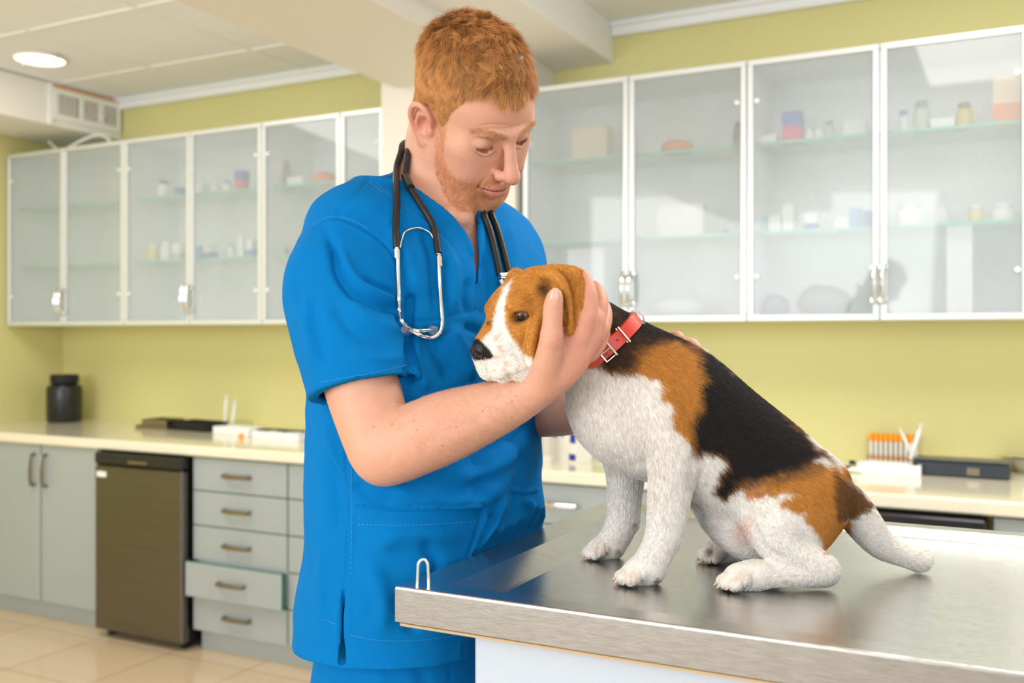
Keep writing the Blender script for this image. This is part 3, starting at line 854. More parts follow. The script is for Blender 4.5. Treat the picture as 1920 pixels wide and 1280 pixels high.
def coat(x, y, v, n1, n2):
    col = np.tile(WHITE, (len(x), 1))
    def lay(poly, c, soft=5):
        k = in_poly(x+n1, y+n2, poly, soft)[:, None]
        col[:] = col*(1-k)+c*k
    upper = [(1060, 560), (1150, 560), (1215, 590), (1320, 655), (1440, 745), (1545, 850), (1560, 870), (1500, 888), (1420, 902), (1395, 915), (1366, 934), (1336, 920), (1345, 900), (1364, 872), (1345, 855), (1300, 848), (1292, 822), (1262, 806), (1261, 779), (1256, 756), (1239, 748), (1237, 712), (1205, 700), (1165, 696), (1136, 700), (1126, 686), (1100, 660)]
    lay(upper, TAN, 3)
    lay([(1302, 648), (1330, 655), (1440, 745), (1555, 862), (1510, 880), (1440, 896), (1395, 912), (1366, 934), (1336, 920), (1345, 900), (1364, 872), (1345, 855), (1300, 848), (1296, 800), (1312, 760), (1318, 710), (1310, 675)], BLACK, 9)
    lay([(1060, 560), (1155, 560), (1215, 585), (1285, 622), (1300, 645), (1262, 640), (1225, 648), (1190, 668), (1190, 694), (1150, 700), (1126, 690), (1100, 650)], DARK, 12)
    lay([(1155, 560), (1225, 590), (1285, 622), (1290, 640), (1240, 634), (1190, 625), (1160, 600)], BLACK, 8)
    lay([(1396, 917), (1417, 903), (1500, 884), (1537, 863), (1590, 880), (1590, 990), (1580, 1020), (1546, 1036), (1537, 1000), (1525, 984), (1500, 963), (1464, 953), (1462, 942), (1492, 922), (1458, 925), (1400, 931)], TAN, 4)
    lay([(1385, 905), (1440, 893), (1545, 862), (1540, 880), (1450, 905)], DARK*.6+TAN*.4, 12)
    lay([(1560, 880), (1600, 905), (1640, 945), (1630, 955), (1605, 974), (1575, 972), (1560, 930)], DARK*.75+TAN*.25, 4)
    lay([(1528, 866), (1542, 858), (1556, 874), (1550, 878), (1540, 872)], WHITE*.85, 2)
    # face
    head = (x < 1082) & (y < 655)
    face = in_poly(x+n1*.3, y+n2*.3, [(870, 480), (1110, 470), (1115, 560), (1085, 650), (1030, 690), (1008, 712), (1003, 700), (1003, 674), (985, 666), (972, 648), (957, 627), (949, 603), (947, 577), (951, 547), (959, 524), (941, 540), (931, 575), (922, 618), (903, 640), (880, 640)], 2.5)[:, None]
    col[:] = col*(1-face)+TAN*face
    def spot(cx, cy, r, c, a=.8):
        k = (np.clip(1.3-np.hypot(x+n1*.4-cx, y+n2*.4-cy)/r, 0, 1)*a)[:, None]
        col[:] = col*(1-k)+c*k
    spot(917, 606, 5, BLACK, .8); spot(1018, 542, 14, BLACK, .85); spot(1040, 562, 22, BLACK, .6)
    for sx, sy, r in ((930, 634, 6), (936, 628, 3), (934, 652, 5), (940, 658, 4), (947, 680, 5), (942, 690, 2.5), (968, 694, 4), (950, 702, 5), (928, 668, 5), (927, 695, 3), (958, 665, 3), (965, 706, 3)): spot(sx, sy, r, TAN*.8+WHITE*.2, .7)
    for sx, sy, r in ((1228, 882, 5), (1245, 893, 4), (1227, 928, 4), (1235, 940, 5), (1241, 973, 5), (1251, 984, 4), (1245, 968, 3), (1233, 905, 2.5), (1475, 1089, 5), (1488, 1094, 4)): spot(sx, sy, r, TAN*.6+WHITE*.4, .7)
    for sx, sy, r in ((1190, 1080, 13), (1170, 1075, 7), (1120, 1030, 12), (1160, 1015, 7), (1395, 1080, 14), (1380, 1085, 8), (1335, 1030, 18), (1355, 1038, 14)): spot(sx, sy, r, TAN*.55+WHITE*.45, .5)
    spot(1390, 1000, 22, lin(226, 178, 158), .5); spot(1400, 985, 18, lin(226, 178, 158), .4)
    spot(1415, 915, 22, lin(200, 140, 110), .35); spot(1345, 985, 10, lin(226, 178, 158), .3)
    spot(1330, 1036, 9, BLACK, .7); spot(1188, 984, 5, BLACK, .6); spot(1158, 1036, 8, BLACK, .6); spot(1236, 1090, 7, BLACK, .8)
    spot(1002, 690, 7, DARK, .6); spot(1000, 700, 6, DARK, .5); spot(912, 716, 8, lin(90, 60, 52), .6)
    return col
dcol = coat(dx_, dy_, dV, nz, nz2)
# dark rims round the eyes and nose leather
e_n = HO+HR @ (np.array([-.0375, .0405, .0190])*HS); e_f = HO+HR @ (np.array([.0375, .0405, .0190])*HS)
for e in (e_n, e_f):
    d = np.linalg.norm(dV-e, axis=1)
    k = np.clip(1.75-np.sqrt(d**2+((dV-e) @ HR[:, 2])**2*1.5)/.0095, 0, 1)[:, None]; dcol = dcol*(1-k)+BLACK*k
nose_c = Hd(0, .113, -.003)
vr = (dV-HO) @ HR/HS
ns = np.clip(((vr[:, 1]-.0862)/.002), 0, 1)*np.clip((vr[:, 2]+.016)/.002, 0, 1)
dcol = dcol*(1-ns[:, None])+lin(28, 25, 27)*ns[:, None]
mouth = .5*np.clip(1.4-np.abs(vr[:, 2]+.0425)/.0022, 0, 1)*(vr[:, 1] > .034)*(np.abs(vr[:, 0]) > .015)
dcol = dcol*(1-.7*mouth[:, None])+lin(60, 40, 38)*.7*mouth[:, None]
M['coat'] = mat('dog_skin_under_fur', (.5, .4, .3, 1), .75, attr=True, bump=.3, bscale=600, spec=.2)
def hair_mat(name, rough=.45, spec=.3, vary=0):
    m = mat(name, (.5, .5, .5, 1), rough, attr=True, spec=spec)
    return m
M['fur'] = hair_mat('dog_fur', .5, .25)
dog_o = W(P(1330, 1050, 1.24)); dog_o[2] = TZ-.012
dog = sculpt('dog', dV, dQ, M['coat'], None, dcol, tuple(dog_o))
tag(dog, 'young tricolour beagle in a red collar sitting on the steel table', 'dog')
# fur
FLOWP = np.array([(905, 660, .5, -.6), (950, 600, .5, -.9), (960, 530, .9, -.5), (1010, 500, 1, .1), (1000, 590, 1, -.1), (950, 690, .8, .25), (985, 650, .6, .6), (1060, 520, .5, .8), (1080, 570, .2, 1), (1130, 640, .8, .6), (1190, 620, .8, .55), (1250, 700, .6, .8), (1280, 760, .5, .85), (1150, 760, .25, 1), (1100, 760, .1, 1), (1330, 720, .75, .65), (1400, 820, .75, .65), (1500, 880, .8, .6), (1240, 850, .15, 1), (1250, 950, -.05, 1), (1240, 1020, -.3, 1), (1190, 1075, -1, .3), (1170, 900, .1, 1), (1160, 980, -.1, 1), (1120, 1025, -1, .3), (1330, 900, .6, .8), (1560, 950, .3, 1), (1480, 960, .6, .8), (1440, 1000, .6, .8), (1540, 1040, .4, .9), (1450, 1075, -1, .1), (1390, 1080, -1, .15), (1600, 960, .7, .7), (1650, 1020, .8, .5), (1720, 1050, 1, .0), (1340, 1030, -1, .2)])
def flow(x, y):
    D = np.zeros((len(x), 2)); w = np.zeros(len(x))
    for a, b, u, v in FLOWP:
        k = 1/((x-a)**2+(y-b)**2+200); k = k*k
        n = math.hypot(u, v); D[:, 0] += k*u/n; D[:, 1] += k*v/n; w += k
    D /= w[:, None]
    return np.stack([D[:, 0], np.zeros(len(x)), -D[:, 1]], 1)
wt_ = np.clip((1.40-dV[:, 1])*6, .2, 1)*(1-ns)
for e in (e_n, e_f): wt_ = wt_*(np.linalg.norm(dV-e, axis=1) > .0105)
wt_ = wt_*(1-.9*mouth)
NF = 150000
rp, rn, rv = scatter(dV, dQ, dN, wt_, NF)
fx_, fy_ = PX(rp)
tn = tangent(flow(fx_, fy_)+RNG.normal(0, .16, (NF, 3)), rn)
n1 = (hash_noise(rp, 160, 1)-.5)*9+(hash_noise(rp, 60, 2)-.5)*14
n2 = (hash_noise(rp, 160, 5)-.5)*9+(hash_noise(rp, 60, 6)-.5)*14
fc = coat(fx_+RNG.normal(0, 2.2, NF), fy_+RNG.normal(0, 2.2, NF), rp, n1, n2)
fc = fc*(1+RNG.normal(0, .13, NF)[:, None]).clip(.5, 1.4)
hd = np.clip((1100-fx_)/60, 0, 1)*(fy_ < 740)
leg = np.clip((fy_-900)/80, 0, 1)
ln = .0095*(1-.55*hd)*(1-.45*leg)*RNG.uniform(.7, 1.2, NF)
tail_tip = np.clip(1-np.hypot(fx_-1725, fy_-1050)/30, 0, 1)
ln = ln*(1+.9*tail_tip)*np.where((fy_ > 1020) & (fx_ < 1440) & (rp[:, 2] < FL+.030), .5, 1)
neckf = np.clip(1-np.hypot(fx_-1190, fy_-660)/70, 0, 1); ln = ln*(1+.4*neckf)
lift = .28+.5*tail_tip
dirs = tn*(1-lift[:, None])+rn*lift[:, None]
strands('fur', rp, dirs, ln, fc, M['fur'], dog, .00026, 3, bend=-rn*.12, origin=tuple(dog_o))
# eyes
def eye_ball(e_c, sx, r=.0108):
    u, v = np.meshgrid(np.linspace(0, math.pi, 25), np.linspace(0, 2*math.pi, 33)[:-1], indexing='ij')
    d = np.stack([np.sin(u)*np.cos(v), np.cos(u), np.sin(u)*np.sin(v)], -1).reshape(-1, 3)   # axis = +y
    nv = 32
    q = np.array([(i*nv+j, i*nv+(j+1) % nv, (i+1)*nv+(j+1) % nv, (i+1)*nv+j) for i in range(24) for j in range(nv)], np.int32)
    ang = np.arccos(np.clip(d[:, 1], -1, 1))
    col = np.where((ang < .44)[:, None], lin(12, 10, 10), np.where((ang < .98)[:, None], lin(104, 64, 30), np.where((ang < 1.08)[:, None], lin(40, 24, 16), lin(150, 120, 105))))
    bulge = 1+.06*np.exp(-(ang/.5)**2)
    return d*r*bulge[:, None], q, col
M['eye'] = mat('wet_eye', (.1, .06, .03, 1), .12, attr=True, coat=.25, spec=.4)
for sx, e in ((-1, HO+HR @ (np.array([-.0300, .0300, .0185])*HS)), (1, HO+HR @ (np.array([.0300, .0300, .0185])*HS))):
    v, q, c = eye_ball(e, sx)
    look = eul((math.radians(-8), 0, sx*math.radians(-38) if sx < 0 else math.radians(-38)))
    look = eul((math.radians(-6), 0, math.radians(38) if sx < 0 else math.radians(-38)))
    v = v @ (HR @ look).T+e
    sculpt('eye', v, q, M['eye'], dog, c, tuple(dog_o))
def Hn(x, y, z): return HO+HR @ (np.array([x, y-.0275, z])*HS)
nl = Field(nose_c-.03, nose_c+.03, .0009)
nl.ell(Hn(0, .1145, -.0025), np.array([.0142, .0108, .0112])*HS, HR, k=.002)
for sx in (-1, 1):
    nl.ell(Hn(sx*.0075, .1175, -.0035), np.array([.0072, .0085, .0075])*HS, HR, k=.004)
    nl.ell(Hn(sx*.0078, .1255, -.004), np.array([.0034, .006, .003])*HS, HR @ eul((0, sx*.5, 0)), k=.002, mode='s')
    nl.cap(Hn(sx*.0095, .1245, -.005), Hn(sx*.0135, .117, -.0065), .0013, .001, k=.002, mode='s')
nl.cap(Hn(0, .128, .0), Hn(0, .122, -.014), .0009, .0009, k=.002, mode='s')
v, q = nl.mesh(); v = smooth(v, q, 1)
sculpt('nose', v, q, mat('nose_leather', srgb(34, 31, 34), .32, bump=.6, bscale=900, coat=.2), dog, None, tuple(dog_o))
M['claw'] = mat('claw_horn', srgb(228, 204, 178), .4)
for a, b in CL:
    m = MB().tube([a*(1-t_)+b*t_ for t_ in (0, .35, .7, 1)], [.0024, .0023, .0017, .0007], 8)
    m.v = [tuple(W(np.array(p_))-dog_o) for p_ in m.v]
    m.build('claw', M['claw'], dog, True)
# collar
NK = np.array([.62, .05, -.72]); NK /= np.linalg.norm(NK)
cc = P(1128, 650, 1.246)
cu_ = np.cross(NK, [0, 1, 0]); cu_ /= np.linalg.norm(cu_); cv_ = np.cross(NK, cu_)       # cu_ in the image plane, cv_ ~ depth
def col_pt(a, w, r): 
    ra, rb = .0555, .050
    return cc+cu_*math.cos(a)*(ra+r)+cv_*math.sin(a)*(rb+r)+NK*w
collar = thing('dog_collar', 'red leather collar with silver buckle round the beagle\'s neck', 'collar', tuple(W(cc)))
M['red'] = mat('red_leather', srgb(214, 62, 42), .38, bump=.15, bscale=300, coat=.15)
def strap(a0, a1, w0, w1, r, th, n=60, closed=False, wf=lambda t: 1.0):
    vs = []; fs = []
    for i in range(n+1):
        t = i/n; a = a0+(a1-a0)*t
        h = wf(t)
        for (w, rr) in ((w0*h, r), (w0*h*.93, r+th), (w1*h*.93, r+th), (w1*h, r)): vs.append(col_pt(a, w, rr))
    for i in range(n):
        for k in range(4): fs.append((i*4+k, i*4+(k+1) % 4, (i+1)*4+(k+1) % 4, (i+1)*4+k))
    fs += [(0, 1, 2, 3), tuple(n*4+k for k in (3, 2, 1, 0))]
    m = MB(); m.add([W(np.array(v))-W(cc) for v in vs], fs); return m
strap(0, 2*math.pi, -.0095, .0095, 0, .0028).build('strap', M['red'], collar, True)
strap(.22, 1.62, -.0092, .0092, .0030, .0026, wf=lambda t: max(.12, min(1, math.sqrt(max(0, 1-max(0, (.12-t)/.12)**2))))).build('strap_end', M['red'], collar, True)
def fit_ring(name, pts, r, closed=True):
    mm = MB().tube([tuple(W(p_)-W(cc)) for p_ in pts], r, 8, closed=closed)
    return mm.build(name, M['chrome'], collar, True)
fit_ring('strap_keeper', [col_pt(1.12, -.0115, .001), col_pt(1.12, -.0115, .0075), col_pt(1.12, .0115, .0075), col_pt(1.12, .0115, .001)], .0012)
fit_ring('buckle', [col_pt(1.48, -.0120, .003), col_pt(1.50, -.0125, .0085), col_pt(1.50, .0125, .0085), col_pt(1.48, .0120, .003), col_pt(1.74, .0115, .005), col_pt(1.74, -.0115, .005)], .0013)
fit_ring('buckle_prong', [col_pt(1.72, 0, .0065), col_pt(1.60, 0, .0085), col_pt(1.49, 0, .009)], .001, False)
dr = [col_pt(.30, -.012+.024*t_, .005+.006*math.sin(math.pi*t_)) for t_ in np.linspace(0, 1, 9)]
fit_ring('lead_ring', dr, .0012)
hm_ = MB()
for a_ in (1.30, 1.95, 2.15, 2.35, 2.55):
    c_, n_ = W(col_pt(a_, 0, .0033 if a_ > 1.6 else .0061))-W(cc), W(col_pt(a_, 0, .02))-W(col_pt(a_, 0, .0))
    hm_.tube([tuple(c_-n_*.03), tuple(c_)], .0012, 8)
hm_.build('strap_holes', M['black_matte'], collar)

# ================================================================== the man
def poly_cut(F, poly, y0, y1, mode='s', k=.001):
    """cut (or keep) what lies inside a traced outline between two depths"""
    poly = np.array(poly, float)
    cs = np.array([P(a, b, yy) for a, b in poly for yy in (y0, y1)])
    def fn(x, y, z):
        X = 960+FPX*x/y; Y = HORIZON-FPX*z/y
        X, Y = np.broadcast_arrays(X+0*z, Y+0*x)
        best = np.full(X.shape, 1e9, np.float32); ins = np.zeros(X.shape, bool)
        n = len(poly)
        for i in range(n):
            a, b = poly[i], poly[(i+1) % n]; ab = b-a
            t = np.clip(((X-a[0])*ab[0]+(Y-a[1])*ab[1])/max(ab @ ab, 1e-9), 0, 1)
            best = np.minimum(best, (X-a[0]-t*ab[0])**2+(Y-a[1]-t*ab[1])**2)
            c = ((a[1] > Y) != (b[1] > Y)) & (X < (b[0]-a[0])*(Y-a[1])/(b[1]-a[1]+1e-9)+a[0])
            ins ^= c
        d = np.sqrt(best)*np.where(ins, -1, 1)*y/FPX
        return np.maximum(d, np.maximum(y0-y, y-y1))
    lo, hi = cs.min(0), cs.max(0)
    return F.comb(fn, lo, hi, k, mode)
def lev(py, px, z, a, b, al, add=0):
    p = P(px, py, z)
    return ((HORIZON-py)*1.43/FPX, (px-960)*z/FPX, z, a+add, b+add, math.radians(al))
TORSO = [(372, 800, 1.445, .10, .066, 45), (410, 797, 1.44, .160, .086, 45), (480, 800, 1.435, .178, .103, 45), (560, 806, 1.43, .180, .115, 46), (650, 808, 1.43, .172, .116, 48),
         (800, 806, 1.43, .160, .110, 54), (900, 803, 1.43, .158, .110, 60), (1000, 800, 1.432, .168, .115, 62), (1100, 797, 1.435, .176, .122, 62), (1240, 795, 1.44, .182, .128, 62)]
# ---- head
MR = eul((math.radians(-44), math.radians(16), math.radians(-147)))
MS = .955; MO = P(883, 231, 1.375)
def Hm(x, y, z): return MO+MR @ (np.array([x, y, z], float)*MS)
hF = Field([P(745, 0, 1.39)[0], 1.20, P(0, 545, 1.39)[2]], [P(1050, 0, 1.39)[0], 1.585, P(0, 5, 1.39)[2]], .0014)
def mc(a, b, ra, rb=None, k=.008, mode='u', sq=None):
    rb = ra if rb is None else rb
    if sq is not None: sq = (*(MR @ np.array(sq[:3], float)), sq[3])
    hF.cap(Hm(*a), Hm(*b), ra*MS, rb*MS, k, sq, mode)
def me_(c, r, k=.008, mode='u', e=(0, 0, 0)): hF.ell(Hm(*c), np.array(r)*MS, MR @ eul(e), k, mode)
def mch(pts, k=.008, mode='u', sub=3): hF.chain([(Hm(*p[:3]), p[3]*MS) for p in pts], k, None, mode, sub)
me_((0, -.016, .055), (.074, .094, .083), k=.02)
me_((0, .034, .060), (.060, .054, .052), k=.02)
me_((0, .034, -.008), (.060, .052, .072), k=.025)
for s in (-1, 1):
    mch([(s*.053, -.002, -.030, .020), (s*.050, .012, -.060, .019), (s*.032, .052, -.084, .017), (s*.012, .067, -.089, .016)], k=.025)
    me_((s*.046, .050, .002), (.018, .019, .016), k=.025, e=(0, 0, -s*.3))
    me_((s*.036, .052, -.035), (.026, .030, .034), k=.02)
me_((0, .066, -.048), (.032, .029, .032), k=.015)
me_((0, .072, -.085), (.019, .015, .014), k=.012)
mch([(-.043, .064, .038, .006), (-.026, .082, .041, .0085), (0, .085, .041, .0095), (.026, .082, .041, .0085), (.043, .064, .038, .006)], k=.028)
for s in (-1, 1):
    me_((s*.031, .094, .022), (.017, .013, .012), k=.018, mode='s')
    me_((s*.019, .093, .016), (.009, .010, .014), k=.010, mode='s')
    me_((s*.0315, .0705, .0230), (.0132, .0120, .0105), k=.005)
    mch([(s*.0185, .082, .0185, .0007), (s*.025, .0850, .0145, .0008), (s*.033, .0850, .0138, .0008), (s*.041, .0800, .0165, .0008), (s*.0455, .075, .0200, .0006)], k=.0018, mode='s')
    mch([(s*.019, .083, .013, .0012), (s*.031, .0840, .0090, .0016), (s*.043, .077, .0130, .0012)], k=.010)
    mch([(s*.0205, .084, .032, .0010), (s*.031, .0875, .0345, .0012), (s*.043, .081, .0330, .0012)], k=.004, mode='s')
# nose
mch([(0, .087, .034, .0078), (0, .098, .016, .0076), (0, .107, -.002, .0085), (0, .1135, -.013, .0105)], k=.012)
me_((0, .1155, -.0155), (.0108, .0100, .0092), k=.006)
for s in (-1, 1):
    me_((s*.0125, .1000, -.0190), (.0068, .0105, .0075), k=.006)
    me_((s*.0065, .1075, -.0262), (.0036, .0060, .0030), k=.003, mode='s')
    mch([(s*.0195, .096, -.012, .0009), (s*.0195, .093, -.021, .0011), (s*.0175, .095, -.0262, .0009)], k=.003, mode='s')
    mch([(s*.020, .094, -.022, .0016), (s*.030, .086, -.038, .0022), (s*.036, .079, -.056, .0018)], k=.006, mode='s')
mch([(0, .108, -.026, .0042), (0, .101, -.034, .0036)], k=.006)
# mouth
mch([(-.025, .0845, -.0470, .0022), (-.014, .0945, -.0445, .0042), (-.004, .0985, -.0425, .0046), (.004, .0985, -.0425, .0046), (.014, .0945, -.0445, .0042), (.025, .0845, -.0470, .0022)], k=.004)
mch([(-.023, .0845, -.0500, .0022), (-.012, .0930, -.0535, .0050), (0, .0960, -.0550, .0060), (.012, .0930, -.0535, .0050), (.023, .0845, -.0500, .0022)], k=.004)
mch([(-.0285, .0815, -.0470, .0008), (-.014, .0975, -.0492, .0010), (0, .1015, -.0487, .0011), (.014, .0975, -.0492, .0010), (.0285, .0815, -.0470, .0008)], k=.0022, mode='s')
for s in (-1, 1): me_((s*.029, .081, -.047), (.0022, .0022, .0028), k=.004, mode='s')
me_((0, .0955, -.0685), (.013, .006, .0045), k=.008, mode='s')
# ears
def ear_pt(s, u, v, w=0): return (s*(.0725-.34*u+.14*v+.94*w), -.010+.94*u-.12*v+.3*w, .004+.985*v-.0*u)
for s in (-1, 1):
    A = lambda u, v, w, r: (*ear_pt(s, u, v, w), r)
    e_ax = np.array(ear_pt(s, 0, 0, 1))-np.array(ear_pt(s, 0, 0, 0))
    mc(ear_pt(s, -.002, .012, .001), ear_pt(s, -.001, -.008, .001), .0165, .0125, k=.006, sq=(*e_ax, .26))
    mch([A(.012, .006, .003, .0030), A(.013, .018, .005, .0034), (*ear_pt(s, .006, .030, .007), .0036), A(-.006, .033, .008, .0037), A(-.016, .025, .009, .0038), A(-.0195, .010, .009, .0038), A(-.016, -.006, .008, .0036), A(-.009, -.018, .006, .0042), A(-.001, -.026, .003, .0060), A(.005, -.024, .001, .0050)], k=.004, sub=4)
    mch([A(.003, .020, .003, .0026), A(-.007, .016, .004, .0030), A(-.0105, .002, .005, .0030), A(-.005, -.011, .004, .0030), A(.003, -.014, .003, .0026)], k=.004, sub=4)
    hF.ell(Hm(*ear_pt(s, .002, .002, .0075)), np.array([.0100, .0130, .0085])*MS, MR @ np.stack([(np.array(ear_pt(s, 1, 0))-np.array(ear_pt(s, 0, 0))), (np.array(ear_pt(s, 0, 1))-np.array(ear_pt(s, 0, 0))), e_ax], 1), k=.003, mode='s')
    me_(ear_pt(s, .0105, -.004, .003), (.0040, .0045, .0055), k=.004)
# neck, collar bones, chest
hF.chain([(Hm(0, -.035, -.01), .062), (P(842, 300, 1.425), R_(72, 1.425)), (P(822, 350, 1.44), R_(76, 1.44)), (P(808, 400, 1.448), R_(88, 1.448))], k=.022)
hF.chain([(P(800, 262, 1.40), R_(26, 1.4)), (P(818, 330, 1.385), R_(22, 1.38)), (P(852, 392, 1.375), R_(16, 1.37)), (P(870, 410, 1.37), R_(10, 1.37))], k=.02)
hF.cap(P(860, 350, 1.375), P(866, 385, 1.37), R_(20, 1.37), R_(12, 1.37), k=.02)
hF.column([lev(*t) for t in TORSO[:5]], k=.03)
hF.chain([(P(870, 405, 1.355), .008), (P(800, 400, 1.34), .009), (P(720, 395, 1.31), .01)], k=.02)
hF.cap(P(800, 345, 1.46), P(660, 425, 1.35), .035, .045, k=.04)
hF.cap(P(815, 350, 1.47), P(930, 440, 1.55), .035, .045, k=.04)
hV, hQ = hF.mesh()
hV = smooth(hV, hQ, 2); hN = normals(hV, hQ)
hV = carve(hV, hN, [([(898, 236), (930, 233), (960, 236)], 2.0, -.7), ([(905, 250), (930, 245), (955, 249)], 2.0, -.6),
                    ([(880, 262), (892, 268), (905, 274)], 2.2, -.5), ([(872, 285), (880, 290)], 2, -.3), ([(955, 240), (985, 232)], 2, -.25),
                    ([(812, 290), (822, 330), (850, 370)], 5, -.8)])
hN = normals(hV, hQ)
# ---- near arm and hand (his right)
UP = 1.0
aF = Field([P(590, 0, 1.22)[0], 1.085, P(0, 925, 1.22)[2]], [P(1165, 0, 1.16)[0], 1.335, P(0, 485, 1.15)[2]], .0015)
def ac(pts, k=.01, sq=None, sub=3, mode='u', F=None): (F or aF).chain([C(*p) for p in pts], k, sq, mode, sub)
ac([(668, 690, 1.265, 66), (690, 760, 1.25, 64), (707, 820, 1.235, 58), (722, 850, 1.225, 54)], k=.01)
ac([(722, 850, 1.222, 53), (768, 828, 1.215, 58), (835, 800, 1.21, 59), (905, 774, 1.20, 50), (965, 750, 1.185, 40), (1008, 724, 1.172, 35), (1030, 700, 1.165, 36)], k=.018, sq=(0, 1, 0, .9))
aF.cap(P(716, 872, 1.225), P(712, 880, 1.225), R_(26, 1.22), R_(18, 1.22), k=.014)
aF.ell(P(1060, 672, 1.158), (.028, .014, .030), eul((0, .7, 0)), k=.014)
ac([(1028, 705, 1.165, 31), (1056, 672, 1.16, 34), (1084, 640, 1.158, 34), (1102, 612, 1.16, 29)], k=.012, sq=(0, 1, 0, .62))
ac([(1050, 706, 1.168, 22), (1080, 676, 1.175, 20), (1108, 645, 1.182, 19)], k=.012)
# thumb
ac([(1022, 700, 1.155, 24), (1030, 665, 1.142, 22), (1034, 634, 1.134, 18.5), (1036, 602, 1.131, 16.2), (1037, 575, 1.130, 15.4), (1041, 553, 1.130, 12.8)], k=.010, sub=4)
aF.cap(P(1034, 636, 1.131), P(1034, 628, 1.131), R_(17.5, 1.13), R_(17.5, 1.13), k=.006)
# index, middle, ring, little
ac([(1090, 628, 1.152, 22), (1101, 592, 1.151, 17.5), (1104, 560, 1.153, 15.5), (1101, 535, 1.160, 13), (1092, 514, 1.168, 11)], k=.006, sub=3)
ac([(1102, 628, 1.160, 20), (1119, 592, 1.167, 16.5), (1124, 565, 1.178, 14.5), (1119, 545, 1.195, 12.5), (1108, 534, 1.214, 10)], k=.005)
ac([(1108, 642, 1.168, 19), (1128, 612, 1.182, 15.5), (1133, 588, 1.198, 13.5), (1128, 570, 1.218, 12), (1116, 562, 1.238, 10)], k=.005)
ac([(1108, 660, 1.176, 18), (1127, 634, 1.195, 14), (1132, 616, 1.212, 12.5), (1127, 602, 1.232, 11), (1118, 598, 1.248, 9)], k=.005)
for (x, y, z, r) in ((1099, 594, 1.146, 13), (1118, 600, 1.160, 12), (1127, 618, 1.176, 11)): aF.ell(P(x, y, z), np.array([1, 1, 1])*R_(r, z), k=.008)
# nail beds
aF.ell(P(1040, 551, 1.1195), (.0055, .0022, .0075), eul((0, .12, 0)), k=.0015, mode='s')
aV, aQ = aF.mesh(); aV = smooth(aV, aQ, 2); aN = normals(aV, aQ)
aV = carve(aV, aN, [([(1026, 585), (1037, 583), (1048, 586)], 1.5, -.8), ([(1027, 590), (1047, 590)], 1.3, -.6), ([(1028, 579), (1046, 579)], 1.3, -.5), ([(1100, 560), (1114, 556)], 3, -.5), ([(1112, 565), (1128, 560)], 3, -.4),
                    ([(1112, 615), (1108, 640), (1098, 665)], 5, -.7), ([(1095, 605), (1090, 630), (1078, 660)], 5, .5), ([(1050, 650), (1042, 668)], 4, -.5), ([(1048, 632), (1056, 645), (1062, 655)], 4, -.6),
                    ([(752, 748), (745, 772), (728, 790)], 6, -1.6), ([(752, 775), (770, 760)], 5, -.6), ([(720, 830), (735, 850), (728, 870)], 6, -.6), ([(790, 850), (870, 815), (950, 775)], 14, .8), ([(985, 715), (1000, 735)], 5, -.3)])
aN = normals(aV, aQ)
# ---- far arm and hand
fF = Field([P(900, 0, 1.5)[0], 1.24, P(0, 850, 1.5)[2]], [P(1355, 0, 1.33)[0], 1.62, P(0, 560, 1.4)[2]], .0018)
ac([(945, 560, 1.56, 52), (955, 680, 1.53, 50), (968, 755, 1.50, 50)], k=.012, F=fF)
ac([(968, 755, 1.50, 50), (1020, 768, 1.46, 46), (1080, 768, 1.405, 40), (1130, 752, 1.365, 31), (1160, 738, 1.35, 28)], k=.018, F=fF)
ac([(1160, 738, 1.348, 29), (1195, 715, 1.342, 36), (1228, 692, 1.336, 36)], k=.012, sq=(.3, 1, 0, .6), F=fF)
for pts in ([(1225, 672, 1.335, 14), (1247, 652, 1.328, 11.5), (1262, 642, 1.316, 10), (1270, 645, 1.306, 8.5)], [(1238, 682, 1.335, 14.5), (1265, 662, 1.329, 12), (1288, 655, 1.318, 10.5), (1301, 663, 1.306, 9)],
            [(1240, 698, 1.335, 14), (1270, 682, 1.329, 12), (1300, 672, 1.318, 10), (1317, 675, 1.308, 8.5)], [(1238, 715, 1.335, 13), (1270, 702, 1.329, 11), (1308, 688, 1.318, 9), (1331, 688, 1.310, 7.5)], [(1190, 725, 1.33, 15), (1210, 740, 1.32, 12), (1235, 748, 1.31, 10)]):
    ac([(a_+5, b_-10, z_, r_2+.8) for a_, b_, z_, r_2 in pts], k=.005, F=fF)
fV, fQ = fF.mesh(); fV = smooth(fV, fQ, 2)
# ---- hidden body
bF = Field([P(560, 0, 1.45)[0], 1.17, -EYE+.03], [P(1010, 0, 1.5)[0], 1.66, P(0, 430, 1.43)[2]], .006)
bF.column([lev(*t, add=-.012) for t in TORSO[2:]], k=.03)
Lt = np.array([math.cos(math.radians(62)), math.sin(math.radians(62)), 0]); Fd = np.array([math.sin(math.radians(62)), -math.cos(math.radians(62)), 0])
hip = P(800, 1150, 1.437)
def leg_pts(s, ex=0):
    a = hip+Lt*s*.085
    return [(np.array([a[0], a[1], -.52]), .088+ex), (np.array([a[0], a[1], -.70])+Fd*.012, .076+ex), (np.array([a[0], a[1], -.88])+Fd*.015, .060+ex), (np.array([a[0], a[1], -1.05])-Fd*.005, .055+ex), (np.array([a[0], a[1], -1.28])-Fd*.02, .040+ex)]
for s in (-1, 1):
    bF.chain(leg_pts(s), k=.03)
    f0 = hip+Lt*s*.085-Fd*.02; f0[2] = -EYE+.045
    bF.cap(f0, f0+Fd*.15-np.array([0, 0, .012]), .034, .026, k=.02)
bF.cap(P(800, 470, 1.43), P(650, 500, 1.33), .05, .045, k=.03); bF.cap(P(650, 500, 1.33), P(682, 740, 1.255), .046, .036, k=.02)
